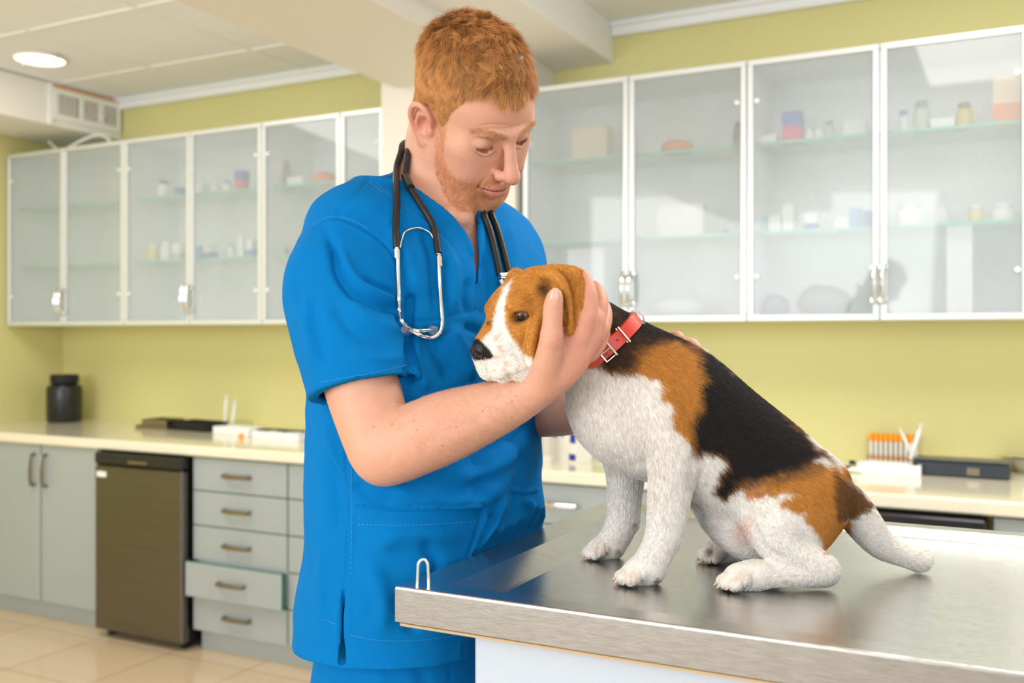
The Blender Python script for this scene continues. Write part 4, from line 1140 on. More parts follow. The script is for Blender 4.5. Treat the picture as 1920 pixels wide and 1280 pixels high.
bF.cap(P(820, 470, 1.44), P(925, 490, 1.54), .05, .045, k=.03); bF.cap(P(925, 490, 1.54), P(950, 640, 1.54), .046, .036, k=.02)
bV, bQ = bF.mesh()
SK = lin(214, 161, 136); 
def skin_col(V, kind):
    n = hash_noise(V, 90, 3)[:, None]; n2_ = hash_noise(V, 500, 4)[:, None]
    c = np.tile(SK, (len(V), 1))*(1+.07*(n-.5)+.06*(n2_-.5))
    red = lin(206, 118, 98)
    if kind == 'head':
        q = (V-MO) @ MR/MS
        def blob(cx, cy, cz, r, a, col, mirror=True):
            nonlocal c
            for s in ((-1, 1) if mirror else (1,)):
                k = (a*np.exp(-(((q-[s*cx, cy, cz])/r)**2).sum(1)))[:, None]
                c = c*(1-k)+col*k
        blob(0, .116, -.018, .014, .45, red, False); blob(.014, .1, -.022, .009, .35, red)
        blob(.045, .06, -.012, .02, .30, red); blob(.083, -.012, .008, .028, .42, red); blob(.03, .088, .02, .010, .30, lin(186, 118, 100))
        blob(0, .099, -.044, .007, .0, red, False)
        lipd = np.clip(1.3-np.sqrt((q[:, 0]/.0245)**2+((q[:, 2]+.0485+.010*(q[:, 0]/.026)**2*-.3)/.0090)**2), 0, 1)*(q[:, 1] > .082)
        k = np.clip(lipd*2.2, 0, 1)[:, None]*.75
        c = c*(1-k)+lin(196, 116, 104)*k
        slit = (np.abs(q[:, 2]+.0488) < .0013) & (np.abs(q[:, 0]) < .028) & (q[:, 1] > .082)
        c[slit] = lin(120, 60, 52)
        b = (beard_mask(q)*(PX(V)[1] < 397))[:, None]*.22
        c = c*(1-b)+lin(186, 112, 72)*b
        hm = np.clip(hair_mask(q)[:, None]*1.1-.1, 0, .92)
        c = c*(1-hm)+lin(160, 98, 52)*hm
    if kind == 'arm':
        x, y = PX(V)
        k = np.clip((x-1000)/80, 0, 1)[:, None]*.30; c = c*(1-k)+red*k
        k = np.exp(-(((x-1040)/9)**2+((y-552)/12)**2))[:, None]*.5; c = c*(1-k)+lin(236, 190, 172)*k
        for (sx, sy) in ((776, 788), (735, 795), (782, 806), (855, 800), (905, 770), (700, 800), (830, 835), (960, 752)):
            k = np.clip(1.4-np.hypot(x-sx, y-sy)/2.0, 0, 1)[:, None]*.55; c = c*(1-k)+lin(130, 76, 54)*k
        fk = (hash_noise(V, 900, 8) > .86)[:, None]*.10; c = c*(1-fk)+lin(180, 110, 74)*fk
    return np.clip(c, 0, 1)
def interp_poly(qy, qz, poly, soft): return in_poly(qy, qz, poly, soft)
def beard_mask(q):
    m_ = in_poly(q[:, 1], q[:, 2], [(.012, .028), (.028, .028), (.032, .0), (.040, -.022), (.056, -.034), (.072, -.036), (.086, -.033), (.096, -.0315), (.125, -.0315), (.13, -.115), (.085, -.112), (.045, -.104), (.014, -.088), (-.006, -.066), (.0, -.045), (.008, -.02)], .005)*(np.abs(q[:, 0]) < .068)
    lips = (np.sqrt((q[:, 0]/.027)**2+((q[:, 2]+.0485)/.0085)**2) < 1) & (q[:, 1] > .075)
    nosek = (q[:, 1] > .098) & (q[:, 2] > -.033)
    under = (np.abs(q[:, 0]) < .007) & (q[:, 2] > -.068) & (q[:, 2] < -.055)
    return m_*(~lips)*(~nosek)*np.where(under, .5, 1)
def hair_mask(q):
    x = np.abs(q[:, 0]); y, z = q[:, 1], q[:, 2]
    m_ = in_poly(y, z, [(.02, .020), (.028, .034), (.034, .052), (.044, .070), (.050, .086), (.058, .098), (.10, .16), (0, .2), (-.2, .2), (-.2, -.06), (-.055, -.062), (-.034, -.030), (-.024, .018), (-.012, .038), (.006, .036), (.012, .022)], .004)
    fr = np.clip((z-.086-.30*x-.004*np.sin(q[:, 0]*260))/.007+.5, 0, 1)*(y > .03)
    m_ = m_*(~((x > .0765*1.0) & (z < .045)))*(z > -.012)
    return np.maximum(m_*((y < .05) | (z > .09)), np.where(x < .05, fr, 0))
hC = skin_col(hV, 'head'); aC = skin_col(aV, 'arm'); fC = skin_col(fV, 'far'); bC = skin_col(bV, 'far')
V_, Q_ = join([(hV, hQ), (aV, aQ), (fV, fQ), (bV, bQ)])
M['skin'] = mat('fair_skin', (.7, .45, .35, 1), .46, attr=True, sss=.12, bump=.22, bscale=900, spec=.4)
man_o = W(hip); man_o[2] = 0
man = sculpt('person', V_, Q_, M['skin'], None, np.concatenate([hC, aC, fC, bC]), tuple(man_o))
tag(man, 'red-haired bearded man in blue scrubs bending over and cradling the dog\'s head', 'person')
mo_t = tuple(man_o)
# thumbnail
nF = Field(P(1040, 551, 1.12)-.02, P(1040, 551, 1.12)+.02, .0008)
nF.cap(P(1039.5, 558, 1.1215), P(1041, 547, 1.1215), .0058, .0050, k=.001, sq=(0, 1, 0, .45))
v, q = nF.mesh(); v = smooth(v, q, 1)
sculpt('thumbnail', v, q, mat('nail', srgb(222, 172, 152), .25, coat=.3), man, None, mo_t)
# ---- hair
M['hair'] = mat('ginger_hair', (.5, .25, .1, 1), .42, attr=True, spec=.45)
q = (hV-MO) @ MR/MS
hmask = hair_mask(q)
def hair_len(q):
    top = np.clip((q[:, 2]-.070+.25*np.clip(-q[:, 1]-.03, 0, 1)*1.0)/.065, 0, 1)
    top = top*top*(3-2*top)
    return top
top_v = hair_len(q)
# under-hair cap (keeps the scalp from showing)
sel = (hmask > .35)
fq = hQ[sel[hQ].all(1)]
used = np.unique(fq); remap = -np.ones(len(hV), int); remap[used] = np.arange(len(used))
off = (.0004+.0095*top_v)*np.clip((hmask-.35)/.5, 0, 1)
bump_ = (hash_noise(hV, 70, 11)-.5)*.0035*top_v
cv = (hV+hN*(off+bump_)[:, None])[used]
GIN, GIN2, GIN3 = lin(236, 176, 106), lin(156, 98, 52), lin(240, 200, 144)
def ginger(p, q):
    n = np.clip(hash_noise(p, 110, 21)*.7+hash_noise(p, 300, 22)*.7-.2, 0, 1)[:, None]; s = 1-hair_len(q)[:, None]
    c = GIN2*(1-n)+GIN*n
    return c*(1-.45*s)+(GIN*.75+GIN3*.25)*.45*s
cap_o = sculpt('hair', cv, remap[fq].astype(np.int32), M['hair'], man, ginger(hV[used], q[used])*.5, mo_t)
def comb_hair(p, n_, q):
    """growth direction in head frame -> frame"""
    sidedir = np.stack([np.zeros(len(q)), -.25+0*q[:, 1], -1+0*q[:, 1]], 1)
    fr = np.clip((q[:, 1]-.0)/.05, 0, 1)[:, None]
    sidedir = sidedir*(1-fr*.4)+np.array([0, .6, -.5])*fr*.4
    topdir = np.stack([.25*np.sign(q[:, 0])*0+.42+0*q[:, 0], .9+0*q[:, 0], -.05+0*q[:, 0]], 1)
    t = hair_len(q)[:, None]
    d = sidedir*(1-t)+topdir*t
    w1 = hash_noise(p, 75, 31)-.5; w2 = hash_noise(p, 75, 32)-.5; w3 = hash_noise(p, 75, 33)-.5
    d = d+np.stack([w1, w2, w3], 1)*(1.9*t+.35)+np.stack([hash_noise(p, 190, 34)-.5, hash_noise(p, 190, 35)-.5, hash_noise(p, 190, 36)-.5], 1)*(1.3*t+.2)
    return tangent(d @ MR.T, n_)
def grow(name, n, weight, lf, lift, rad, bendn, colf, base_off=0, jit=.15, seg=5):
    p, nn, vi = scatter(hV, hQ, hN, weight, n)
    qq = (p-MO) @ MR/MS
    tl = hair_len(qq)
    d = comb_hair(p, nn, qq)+RNG.normal(0, jit, (n, 3))
    lft = lift(tl)[:, None]
    dd = d*(1-lft)+nn*lft
    L_ = lf(tl, qq)*RNG.uniform(.75, 1.15, n)
    # gather the strands into locks
    ng = 1500; gi = RNG.choice(n, ng, replace=False, p=(.15+tl)/(.15+tl).sum())
    own = np.empty(n, int)
    for i in range(0, n, 4000):
        D_ = ((p[i:i+4000, None, :]-p[None, gi, :])**2).sum(2)
        own[i:i+4000] = D_.argmin(1)
    g = gi[own]
    pull = (p[g]-p)+(dd[g]-dd)*L_[:, None]
    kk = (.25+.55*tl)[:, None]
    lock = RNG.normal(0, .17, ng)[own][:, None]*(.5+tl[:, None])
    c = colf(p, qq)*(1+lock+RNG.normal(0, .12, n)[:, None]).clip(.4, 1.22)
    fade = np.clip((hair_mask(qq)-.3)/.6, .35, 1)
    return strands(name, p+nn*(base_off*tl)[:, None], dd, L_*fade, c, M['hair'], cap_o, rad, seg, bend=d*.25-nn*bendn+pull/L_[:, None]*kk, origin=mo_t)
grow('hair_strand_layer', 85000, hmask**2*(1-.1*top_v), lambda t, qq: .0070+.024*t+.016*np.clip((qq[:, 1]-.045)/.03, 0, 1)*t, lambda t: .24+.26*t, .00019, .20, ginger, base_off=.005)
bm_ = beard_mask(q)*(PX(hV)[1] < 397)
def beard_col(p, qq): 
    n = hash_noise(p, 150, 41)[:, None]
    return lin(208, 142, 94)*(1-n)+lin(238, 186, 138)*n
def grow2(name, n, weight, L0, dirh, lift, rad, colf, label=None):
    p, nn, vi = scatter(hV, hQ, hN, weight, n)
    qq = (p-MO) @ MR/MS
    d = tangent(dirh(qq) @ MR.T+RNG.normal(0, .3, (n, 3)), nn)
    dd = d*(1-lift)+nn*lift
    c = colf(p, qq)*(1+RNG.normal(0, .2, n)[:, None]).clip(.4, 1.6)
    return strands(name, p, dd, L0*RNG.uniform(.6, 1.2, n), c, M['hair'], man, rad, 3, bend=d*.1, origin=mo_t)
def beard_dir(qq): return np.stack([np.sign(qq[:, 0])*np.where((qq[:, 2] > -.045) & (qq[:, 1] > .08), .8, .1), .35+0*qq[:, 0], -1+0*qq[:, 0]], 1)
dens = bm_*np.clip(.35+(-q[:, 2]-.02)/.05, .35, 1)
grow2('beard', 17000, dens, .0042, beard_dir, .38, .00013, beard_col)
def brow_mask(q):
    m_ = 0
    for s in (-1, 1):
        d, t = seg_dist(q[:, 0]*s, q[:, 2], [(.012, .040), (.024, .0455), (.038, .0465), (.048, .040)])
        m_ = np.maximum(m_, np.clip(1.4-d/(.0042-.002*t), 0, 1)*(q[:, 1] > .06)*(q[:, 0]*s > 0))
    return m_
grow2('eyebrows', 900, brow_mask(q)+1e-9, .0075, lambda qq: np.stack([np.sign(qq[:, 0]), 0*qq[:, 0], .25+0*qq[:, 0]], 1), .22, .00015, lambda p, qq: np.tile(lin(216, 168, 122), (len(p), 1)))
def lash_mask(q):
    m_ = 0
    for s in (-1, 1):
        d, t = seg_dist(q[:, 0]*s, q[:, 2], [(.020, .0185), (.026, .0160), (.034, .0155), (.042, .0180)])
        m_ = np.maximum(m_, (d < .0010)*(q[:, 1] > .07)*(q[:, 0]*s > 0))
    return m_*1.0
grow2('eyelashes', 200, lash_mask(q)+1e-12, .0070, lambda qq: np.stack([np.sign(qq[:, 0])*.3, .5+0*qq[:, 0], -.8+0*qq[:, 0]], 1), .55, .00013, lambda p, qq: np.tile(lin(120, 78, 46), (len(p), 1)))
# forearm hair
ax_, ay_ = PX(aV)
aw = np.clip((ax_-740)/60, 0, 1)*np.clip((1010-ax_)/40, 0, 1)
p, nn, _ = scatter(aV, aQ, aN, aw+1e-9, 2600)
d = tangent(np.tile([.6, 0, -.5], (len(p), 1))+RNG.normal(0, .35, (len(p), 3)), nn)
strands('arm_hair', p, d*.8+nn*.25, .009*RNG.uniform(.5, 1.2, len(p)), np.tile(lin(206, 150, 104), (len(p), 1)), M['hair'], man, .00007, 3, bend=-nn*.15, origin=mo_t)

# ---- scrubs
M['scrub'] = mat('royal_blue_cotton', srgb(0, 114, 184), .85, bump=.25, bscale=1400, vary=.03, vscale=8, spec=.12)
lo_ = [P(515, 0, 1.43)[0], 1.10, -.455]; hi_ = [P(1055, 0, 1.55)[0], 1.70, P(0, 300, 1.45)[2]]
HS_ = .0027
tF = Field(lo_, hi_, HS_)
TS = [(360, 800, 1.45, .105, .075, 45, 0), (398, 800, 1.445, .150, .092, 45, .004), (470, 806, 1.44, .176, .106, 45, .010), (560, 812, 1.435, .182, .120, 46, .012), (650, 812, 1.432, .176, .124, 48, .014),
      (800, 803, 1.43, .172, .126, 54, .016), (900, 803, 1.43, .178, .128, 59, .018), (1000, 804, 1.432, .184, .128, 62, .018), (1100, 795, 1.425, .192, .130, 62, .018), (1240, 788, 1.415, .190, .134, 62, .018)]
tF.column([lev(*t[:6], add=t[6]) for t in TS], k=.03, ex=2.25)
tF.cap(P(795, 352, 1.46), P(676, 428, 1.36), .038, .047, k=.05)
tF.cap(P(815, 352, 1.47), P(925, 446, 1.555), .038, .048, k=.05)
tF.cap(P(668, 440, 1.36), P(690, 560, 1.34), .055, .05, k=.05)
tF.ell(P(985, 960, 1.44), (.022, .035, .04), k=.03)
def shell(F, t): F.F = np.maximum(F.F, -(F.F+t)); return F
sF = Field(lo_, hi_, HS_)
sF.chain([C(662, 478, 1.335, 64), C(636, 520, 1.318, 90), C(646, 580, 1.30, 97), C(664, 650, 1.28, 97), C(682, 728, 1.262, 90), C(690, 770, 1.255, 90)], k=.02, sq=(.0, 1, 0, .92))
gF = Field(lo_, hi_, HS_)
gF.chain([C(905, 462, 1.52, 60), C(930, 486, 1.555, 74), C(940, 560, 1.56, 84), C(948, 650, 1.545, 82), C(952, 720, 1.53, 78)], k=.02)
tF.F = np.minimum(tF.F, 1); body_solid = tF.F.copy()
# blend the armholes before hollowing
def smin(a, b, k):
    h = np.maximum(k-np.abs(a-b), 0)/k
    return np.minimum(a, b)-h*h*k*.25
zz = (tF.lo[2]+HS_*np.arange(tF.n[2]))[None, None, :]
blend = .024*np.clip((zz+.02)/.12, 0.03, 1).astype(np.float32)
sF.half(P(684, 730, 1.26), [.20, -.26, -.95], .001); gF.half(P(950, 690, 1.53), [.03, -.05, -1], .001)
allF = Field(lo_, hi_, HS_)
allF.F = smin(smin(tF.F, sF.F, blend), gF.F, .025)
shell(allF, .0078)
# open the cuff and the hem
allF.chain([C(672, 700, 1.27, 82), C(684, 735, 1.26, 84), C(694, 780, 1.25, 84)], k=.002, sq=(.0, 1, 0, .92), mode='s', sub=1) if False else None
cuff = Field(lo_, hi_, HS_)
cuff.chain([C(668, 655, 1.28, 91), C(684, 732, 1.262, 85), C(692, 775, 1.255, 85)], k=.002, sq=(.0, 1, 0, .92), sub=1)
inner_body = smin(body_solid, np.float32(1)+0*body_solid, .01)
m_cut = np.maximum(-cuff.F, -(inner_body))          # hollow of the sleeve outside the tunic body
allF.F = np.maximum(allF.F, np.where(inner_body > .0, -cuff.F, -1))
del cuff, gF, sF, inner_body, m_cut
allF.half([0, 0, -.4155], [0, 0, -1], .001)
allF.comb(lambda x, y, z: np.maximum(z-P(0, 322, 1.45)[2]+0*x+0*y, -1), [lo_[0], lo_[1], .2], hi_, .002, 'i') if False else None
poly_cut(allF, [(739, 300), (742, 335), (775, 352), (812, 378), (845, 405), (872, 438), (888, 472), (894, 535), (898, 470), (897, 425), (893, 392), (905, 360), (905, 250), (739, 250)], 1.22, 1.66)
poly_cut(allF, [(636, 1245), (645, 1085), (647, 1245)], 1.15, 1.42)
tV, tQ = allF.mesh()
tV = smooth(tV, tQ, 3); tN = normals(tV, tQ)
folds = [  # near sleeve
    ([(612, 432), (628, 478), (636, 510), (664, 548), (718, 572), (756, 584)], 9, -5.0), ([(640, 470), (665, 520), (712, 552), (758, 566)], 8, 3.2), ([(675, 520), (710, 535), (745, 550)], 6, -2.6),
    ([(655, 560), (700, 600), (760, 622)], 12, 2.5), ([(622, 560), (660, 620), (740, 660)], 14, -1.8), ([(560, 560), (575, 620), (590, 690)], 9, 2.0), ([(585, 540), (592, 610), (612, 690)], 10, -1.8), ([(655, 660), (700, 672), (765, 668)], 9, 1.2),
    ([(550, 520), (562, 570), (570, 600)], 7, -1.5), ([(770, 560), (768, 640), (770, 712)], 7, -6, 1),
    # shoulder and sleeve seams
    ([(584, 428), (606, 416), (625, 411), (662, 419), (703, 441), (725, 462), (742, 490), (752, 540)], 2.2, -1.1, 1), ([(584, 434), (606, 422), (625, 417), (662, 426), (700, 447)], 3, .8, 1),
    ([(629, 405), (642, 386), (665, 366), (690, 337)], 2.2, -.8, 1), ([(688, 330), (737, 370), (790, 405), (840, 450), (866, 495)], 2.2, -.7, 1),
    ([(742, 337), (775, 354), (812, 380), (845, 407), (872, 440), (886, 474)], 5, 1.2, 1), ([(898, 395), (903, 440), (900, 530)], 5, 1.4, 1), ([(893, 530), (893, 588)], 2.2, -1.0, 1),
    # chest
    ([(769, 601), (815, 600), (855, 590), (893, 581), (915, 582)], 2.2, -1.0, 1), ([(735, 420), (760, 480), (790, 560)], 14, 3.0), ([(790, 420), (815, 500), (822, 580)], 12, -3.0), ([(845, 470), (852, 530), (850, 585)], 12, 2.4), ([(880, 520), (870, 555), (880, 590)], 8, -2.5),
    ([(905, 470), (915, 540), (905, 600)], 14, -3), ([(950, 420), (965, 480), (960, 540)], 14, 2.5), ([(800, 610), (820, 660), (850, 715)], 16, -3.5), ([(840, 610), (870, 660), (885, 715)], 14, 3.2), ([(775, 640), (785, 690), (800, 735)], 10, 3.2), ([(870, 610), (905, 625)], 8, -2.5),
    # belly below the arm
    ([(740, 905), (780, 930), (880, 945), (960, 900)], 18, 3.0), ([(880, 860), (940, 830), (1000, 790)], 14, -3.2), ([(840, 900), (920, 880), (990, 830)], 14, 2.6), ([(905, 845), (895, 900), (900, 945)], 14, -2.5), ([(665, 900), (690, 930), (740, 948)], 12, -2.4),
    ([(620, 860), (632, 930), (630, 1010)], 14, -3.0), ([(612, 800), (625, 850), (640, 900)], 9, 2.4), ([(960, 800), (975, 870), (960, 940)], 10, -2.6),
    # pocket and seams
    ([(668, 953), (780, 954), (903, 949)], 2.6, 1.6, 1), ([(668, 949), (780, 950), (903, 945)], 2, -1.4, 1), ([(668, 986), (780, 987), (897, 980)], 1.6, -.5, 1), ([(668, 950), (669, 1040)], 2, -.7, 1), ([(903, 948), (893, 1000), (878, 1044)], 3, -1.8, 1), ([(912, 955), (905, 1000), (890, 1044)], 5, 1.6),
    ([(648, 838), (650, 950), (648, 1078)], 2.2, -1.4, 1), ([(655, 842), (657, 950), (656, 1190)], 3, .7, 1), ([(640, 1088), (634, 1140), (632, 1195)], 4, 1.0, 1),
    ([(700, 1030), (760, 1000), (860, 1010)], 20, 3), ([(790, 1010), (820, 1060), (800, 1100)], 12, -2.5), ([(690, 1050), (720, 1120), (715, 1190)], 18, 2.5), ([(740, 1110), (780, 1190)], 14, -2.5), ([(606, 1030), (600, 1100), (606, 1170)], 10, 2.0),
    ([(968, 930), (955, 990), (940, 1010)], 3, -2.0, 1), ([(965, 918), (985, 922), (1004, 918)], 3, 2.5, 1), ([(985, 930), (1000, 960), (1003, 985)], 7, 3.0), ([(930, 960), (910, 1000), (895, 1040)], 6, -2.5), ([(950, 930), (930, 980), (910, 1020)], 7, 2.5),
    ([(652, 1194), (720, 1206), (800, 1203), (890, 1185)], 1.6, -.6, 1), ([(604, 1158), (632, 1168)], 1.6, -.5, 1), ([(598, 718), (640, 712), (700, 702), (766, 688)], 1.6, -.5, 1)]
folds = [(f[0], f[1], f[2]*(2.5 if f[1] > 4 else 1.9), *f[3:]) for f in folds]
tV = carve(tV, tN, folds); tN = normals(tV, tQ)
w_ = (hash_noise(tV, 22, 51)-.5)*.004+(hash_noise(tV, 48, 52)-.5)*.0018
tV = tV+tN*w_[:, None]
def press(V):
    w = W(V); lim = TX0-.003+np.clip(w[:, 2]-TZ, 0, 1)*.6
    on_ = (w[:, 1] > TY0-.01) & (w[:, 1] < TY1+.01)
    w[:, 0] = np.where(on_, np.minimum(w[:, 0], lim-.0015*np.sin(w[:, 1]*180)*(w[:, 0] > lim)), w[:, 0])
    return (w-np.array([0, 0, EYE])) @ ROT
tV = press(tV)
tunic = sculpt('scrub_top', tV, tQ, M['scrub'], man, None, mo_t)
# stitching, laid on the cloth
def depth_at(V, N, px, py, r=5):
    """front surface of a sculpted mesh at the photo direction (px, py)"""
    x, y = _cache(V)
    m_ = np.flatnonzero((np.abs(x-px) < r) & (np.abs(y-py) < r))
    if len(m_) == 0: return None
    yy = V[m_, 1]; near = yy < yy.min()+.006
    return float(yy[near].mean())
_c = {}
def _cache(V):
    k = id(V)
    if k not in _c: _c[k] = PX(V)
    return _c[k]
def drape(V, N, pts, lift, n=None, r=5):
    """lay a polyline on the front surface"""
    q_ = spline(np.array(pts, float), 8 if n is None else n)
    ds = [depth_at(V, N, a, b, r) for a, b in q_]
    last = next((d for d in ds if d is not None), 1.4)
    out = []
    for i, d in enumerate(ds):
        last = d if d is not None else last
        ds[i] = last
    ds = np.array(ds)
    for _ in range(2): ds[1:-1] = (ds[:-2]+2*ds[1:-1]+ds[2:])/4
    return [P(a, b, d-lift) for (a, b), d in zip(q_, ds)]
st = MB()
for pts in ([(652, 1190), (720, 1201), (800, 1199), (880, 1186)], [(600, 716), (640, 709), (700, 699), (764, 684)], [(670, 983), (780, 984), (896, 977)], [(586, 422), (606, 410), (625, 405), (662, 413), (700, 435)], [(693, 341), (737, 374), (790, 410), (838, 455), (862, 498)], [(659, 850), (660, 950), (658, 1080)], [(606, 1160), (630, 1170)]):
    L3 = drape(tV, tN, pts, .0006, 14)
    for i in range(0, len(L3)-1):
        a, b = L3[i], L3[i+1]; b = a+(b-a)*.62
        if np.linalg.norm(b-a) < .02: st.tube([W(a)-man_o, W(b)-man_o], .00022, 5)
o = st.build('stitching', mat('pale_blue_thread', srgb(96, 172, 226), .7), tunic, True)
# trousers
pF = Field([P(560, 0, 1.45)[0], 1.17, -EYE+.05], [P(1010, 0, 1.5)[0], 1.66, -.27], .005)
pF.column([lev(*t, add=.004) for t in [(1050, 800, 1.432, .166, .114, 62), (1150, 800, 1.432, .172, .122, 62), (1240, 800, 1.432, .180, .126, 62), (1330, 800, 1.435, .182, .124, 62)]], k=.02)
for s in (-1, 1): pF.chain(leg_pts(s, .018), k=.03)
pV, pQ = pF.mesh(); pV = smooth(pV, pQ, 2); pN = normals(pV, pQ)
pV = carve(pV, pN, [([(656, 1225), (657, 1290)], 2.2, -1.2, 1), ([(846, 1205), (843, 1290)], 2.5, -1.5, 1), ([(700, 1230), (720, 1300)], 14, 3, 1), ([(780, 1215), (800, 1300)], 14, -3, 1)])
pV = press(pV)
sculpt('scrub_trousers', pV, pQ, M['scrub'], man, None, mo_t)
for s in (-1, 1):
    shF = Field([-.5, 1.1, -EYE], [.1, 1.7, -EYE+.13], .005)
    f0 = hip+Lt*s*.085-Fd*.02; f0[2] = -EYE+.05
    shF.cap(f0, f0+Fd*.17-np.array([0, 0, .012]), .044, .036, k=.02); shF.cap(f0, f0+np.array([0, 0, .03]), .043, .045, k=.02)
    shF.half([0, 0, -EYE+.008], [0, 0, -1], .002)
    v, q2 = shF.mesh(); v = smooth(v, q2, 1)
    sculpt('shoe', v, q2, M['white_plastic'], man, None, mo_t)
# ------------------------------------------------------------------ stethoscope
sc_o = W(P(800, 330, 1.5))
scope = thing('stethoscope', 'black and chrome stethoscope hanging round the man\'s neck', 'stethoscope', tuple(sc_o))
def wtube(name, pts, r, m_, n=12, parent=scope):
    mm = MB().tube([tuple(W(np.array(p_))-sc_o) for p_ in pts], r, n)
    return mm.build(name, m_, parent, True)
M['rubber'] = mat('black_rubber_tube', srgb(38, 36, 36), .38, spec=.4)
sV, sQ = join([(tV, tQ), (hV, hQ)]); sN = None
def on(pts, lift, r=5, n=None): return drape(sV, sN, pts, lift, n, r)
RT = .0047
t1 = on([(752, 285), (743, 320), (744, 380), (742, 430), (744, 464)], RT+.0012)
t2 = on([(764, 292), (762, 322), (766, 346), (790, 385), (813, 425), (822, 474)], RT+.0012)
b1 = spline(np.array([t1[0]+[.002, .10, .028], t1[0]+[.004, .06, .026], t1[0]+[.0, .02, .014], t1[0]]), 5)
b2 = spline(np.array([t2[0]+[.008, .10, .020], t2[0]+[.006, .05, .020], t2[0]+[.0, .015, .010], t2[0]]), 5)
wtube('rubber_tube', list(b1[:-1])+t1, RT, M['rubber'])
wtube('rubber_tube', list(b2[:-1])+t2, RT, M['rubber'])
wtube('tube_clip', on([(760, 330), (770, 352)], .012, n=2), .0058, M['black'])
t3 = drape(tV, tN, [(908, 404), (921, 440), (938, 516)], RT+.001); t4 = drape(tV, tN, [(921, 400), (936, 440), (955, 512)], RT+.001)
back = spline(np.array([t2[0]+[.008, .10, .020], P(805, 300, 1.53), P(870, 325, 1.535), P(900, 372, 1.49), t3[0]]), 5)
wtube('rubber_tube', list(back[:-1])+t3, RT, M['rubber'])
back = spline(np.array([t1[0]+[.002, .10, .028], P(803, 285, 1.54), P(875, 315, 1.545), P(910, 368, 1.50), t4[0]]), 5)
wtube('rubber_tube', list(back[:-1])+t4, RT, M['rubber'])
RM = .0027
wtube('binaural_tube', on([(744, 462), (746, 490), (748, 560), (749, 590), (757, 607), (778, 619), (804, 619)], RM+.004), RM, M['chrome'])
wtube('binaural_tube', on([(823, 476), (823, 500), (826, 560), (829, 600), (826, 620), (812, 632), (795, 631), (772, 622)], RM+.007), RM, M['chrome'])
wtube('ferrule', on([(744, 468), (745, 484)], RM+.004, n=2), .0042, M['chrome'])
wtube('ferrule', on([(823, 482), (824, 500)], RM+.006, n=2), .0042, M['chrome'])
wtube('leaf_spring', on([(750, 464), (753, 450), (760, 434), (783, 427), (806, 436), (815, 455), (817, 470), (823, 479)], .005), .0012, M['chrome'])
for pts in ([(803, 619), (820, 618)], [(768, 621), (758, 617)]):
    a, b = on(pts, .008, n=1)[:2] if False else on(pts, .008, n=2)[::2]
    wtube('ear_tip', [a, a*.6+b*.4, b], [.004, .0068, .0045], M['clear'])
a, b = on([(936, 517), (958, 515)], .008, n=2)[::2]
wtube('chestpiece_yoke', [a, b], .0045, M['chrome'])
a, b = on([(938, 524), (948, 545)], .008, n=2)[::2]
wtube('chestpiece_stem', [a, b], .0035, M['chrome'])

_w = W(tV); _in = (_w[:, 0] > TX0) & (_w[:, 1] > TY0) & (_w[:, 1] < TY1) & (_w[:, 2] < TZ) & (_w[:, 2] > TZ-.045)
print('DBG tunic in table', _in.sum(), _w[_in].max(0) if _in.any() else None)

# ------------------------------------------------------------------ things on the worktop
def ctr(px, py, z=.90):                        # spot on a level surface seen at (px, py)
    d = (EYE-z)*FPX/(py-HORIZON)
    return W(P(px, py, d)), FPX/d              # point, px per metre
_mc = {}
def cm(r, g, b, rough=.45):
    k = (r, g, b, rough)
    if k not in _mc: _mc[k] = mat('plastic_%s' % ('white' if min(k[:3]) > 200 else 'coloured'), srgb(r, g, b), rough)
    return _mc[k]
def bottle(name, label, loc, r, h, body, cap, group=None, capr=.72, capf=.2, band=None, cat='bottle'):
    t = thing(name, label, cat, loc, 0, group)
    hb = h*(1-capf)
    MB().lathe([(0, 0), (r*.94, 0), (r, r*.1), (r, hb*.80), (r*.93, hb*.9), (r*capr*.9, hb*.97), (r*capr*.85, hb), (0, hb)], n=24).build('body', cm(*body), t, True)
    MB().lathe([(0, hb), (r*capr, hb), (r*capr, h*.985), (r*capr*.93, h), (0, h)], n=24).build('cap', cm(*cap), t, True)
    if band: MB().lathe([(r*1.005, hb*.2), (r*1.01, hb*.21), (r*1.01, hb*.7), (r*1.005, hb*.71)], n=24).build('label_band', cm(*band), t, True)
    return t
def carton(name, label, loc, w, d, h, body, band=None, group=None, frac=(.0, .45), rz=0, cat='box'):
    t = thing(name, label, cat, loc, rz, group)
    MB().box(-w/2, w/2, -d/2, d/2, 0, h, .001).build('carton', cm(*body), t)
    MB().box(-w/2+.001, w/2-.001, -d/2+.001, d/2-.001, h, h+.0006).build('lid_flap', cm(*body), t)
    if band: MB().box(-w/2-.0006, w/2+.0006, -d/2-.0006, d/2+.0006, h*frac[0]+.0008, h*frac[1]-.0008).build('colour_band', cm(*band), t)
    return t
loc, k = ctr(121, 790); 
jar = thing('plastic_jar', 'large black plastic jar in the left corner of the worktop', 'jar', tuple(loc))
MB().lathe([(0, 0), (.086, 0), (.094, .01), (.095, .18), (.088, .20), (.066, .212), (.064, .216), (0, .216)], n=32).build('body', M['black'], jar, True)
MB().lathe([(0, .216), (.074, .216), (.075, .220), (.075, .258), (.070, .263), (0, .263)], n=32).build('lid', M['black_matte'], jar, True)
MB().box(-.098, -.090, -.02, .01, .11, .14).build('price_tag', M['paper'], jar)
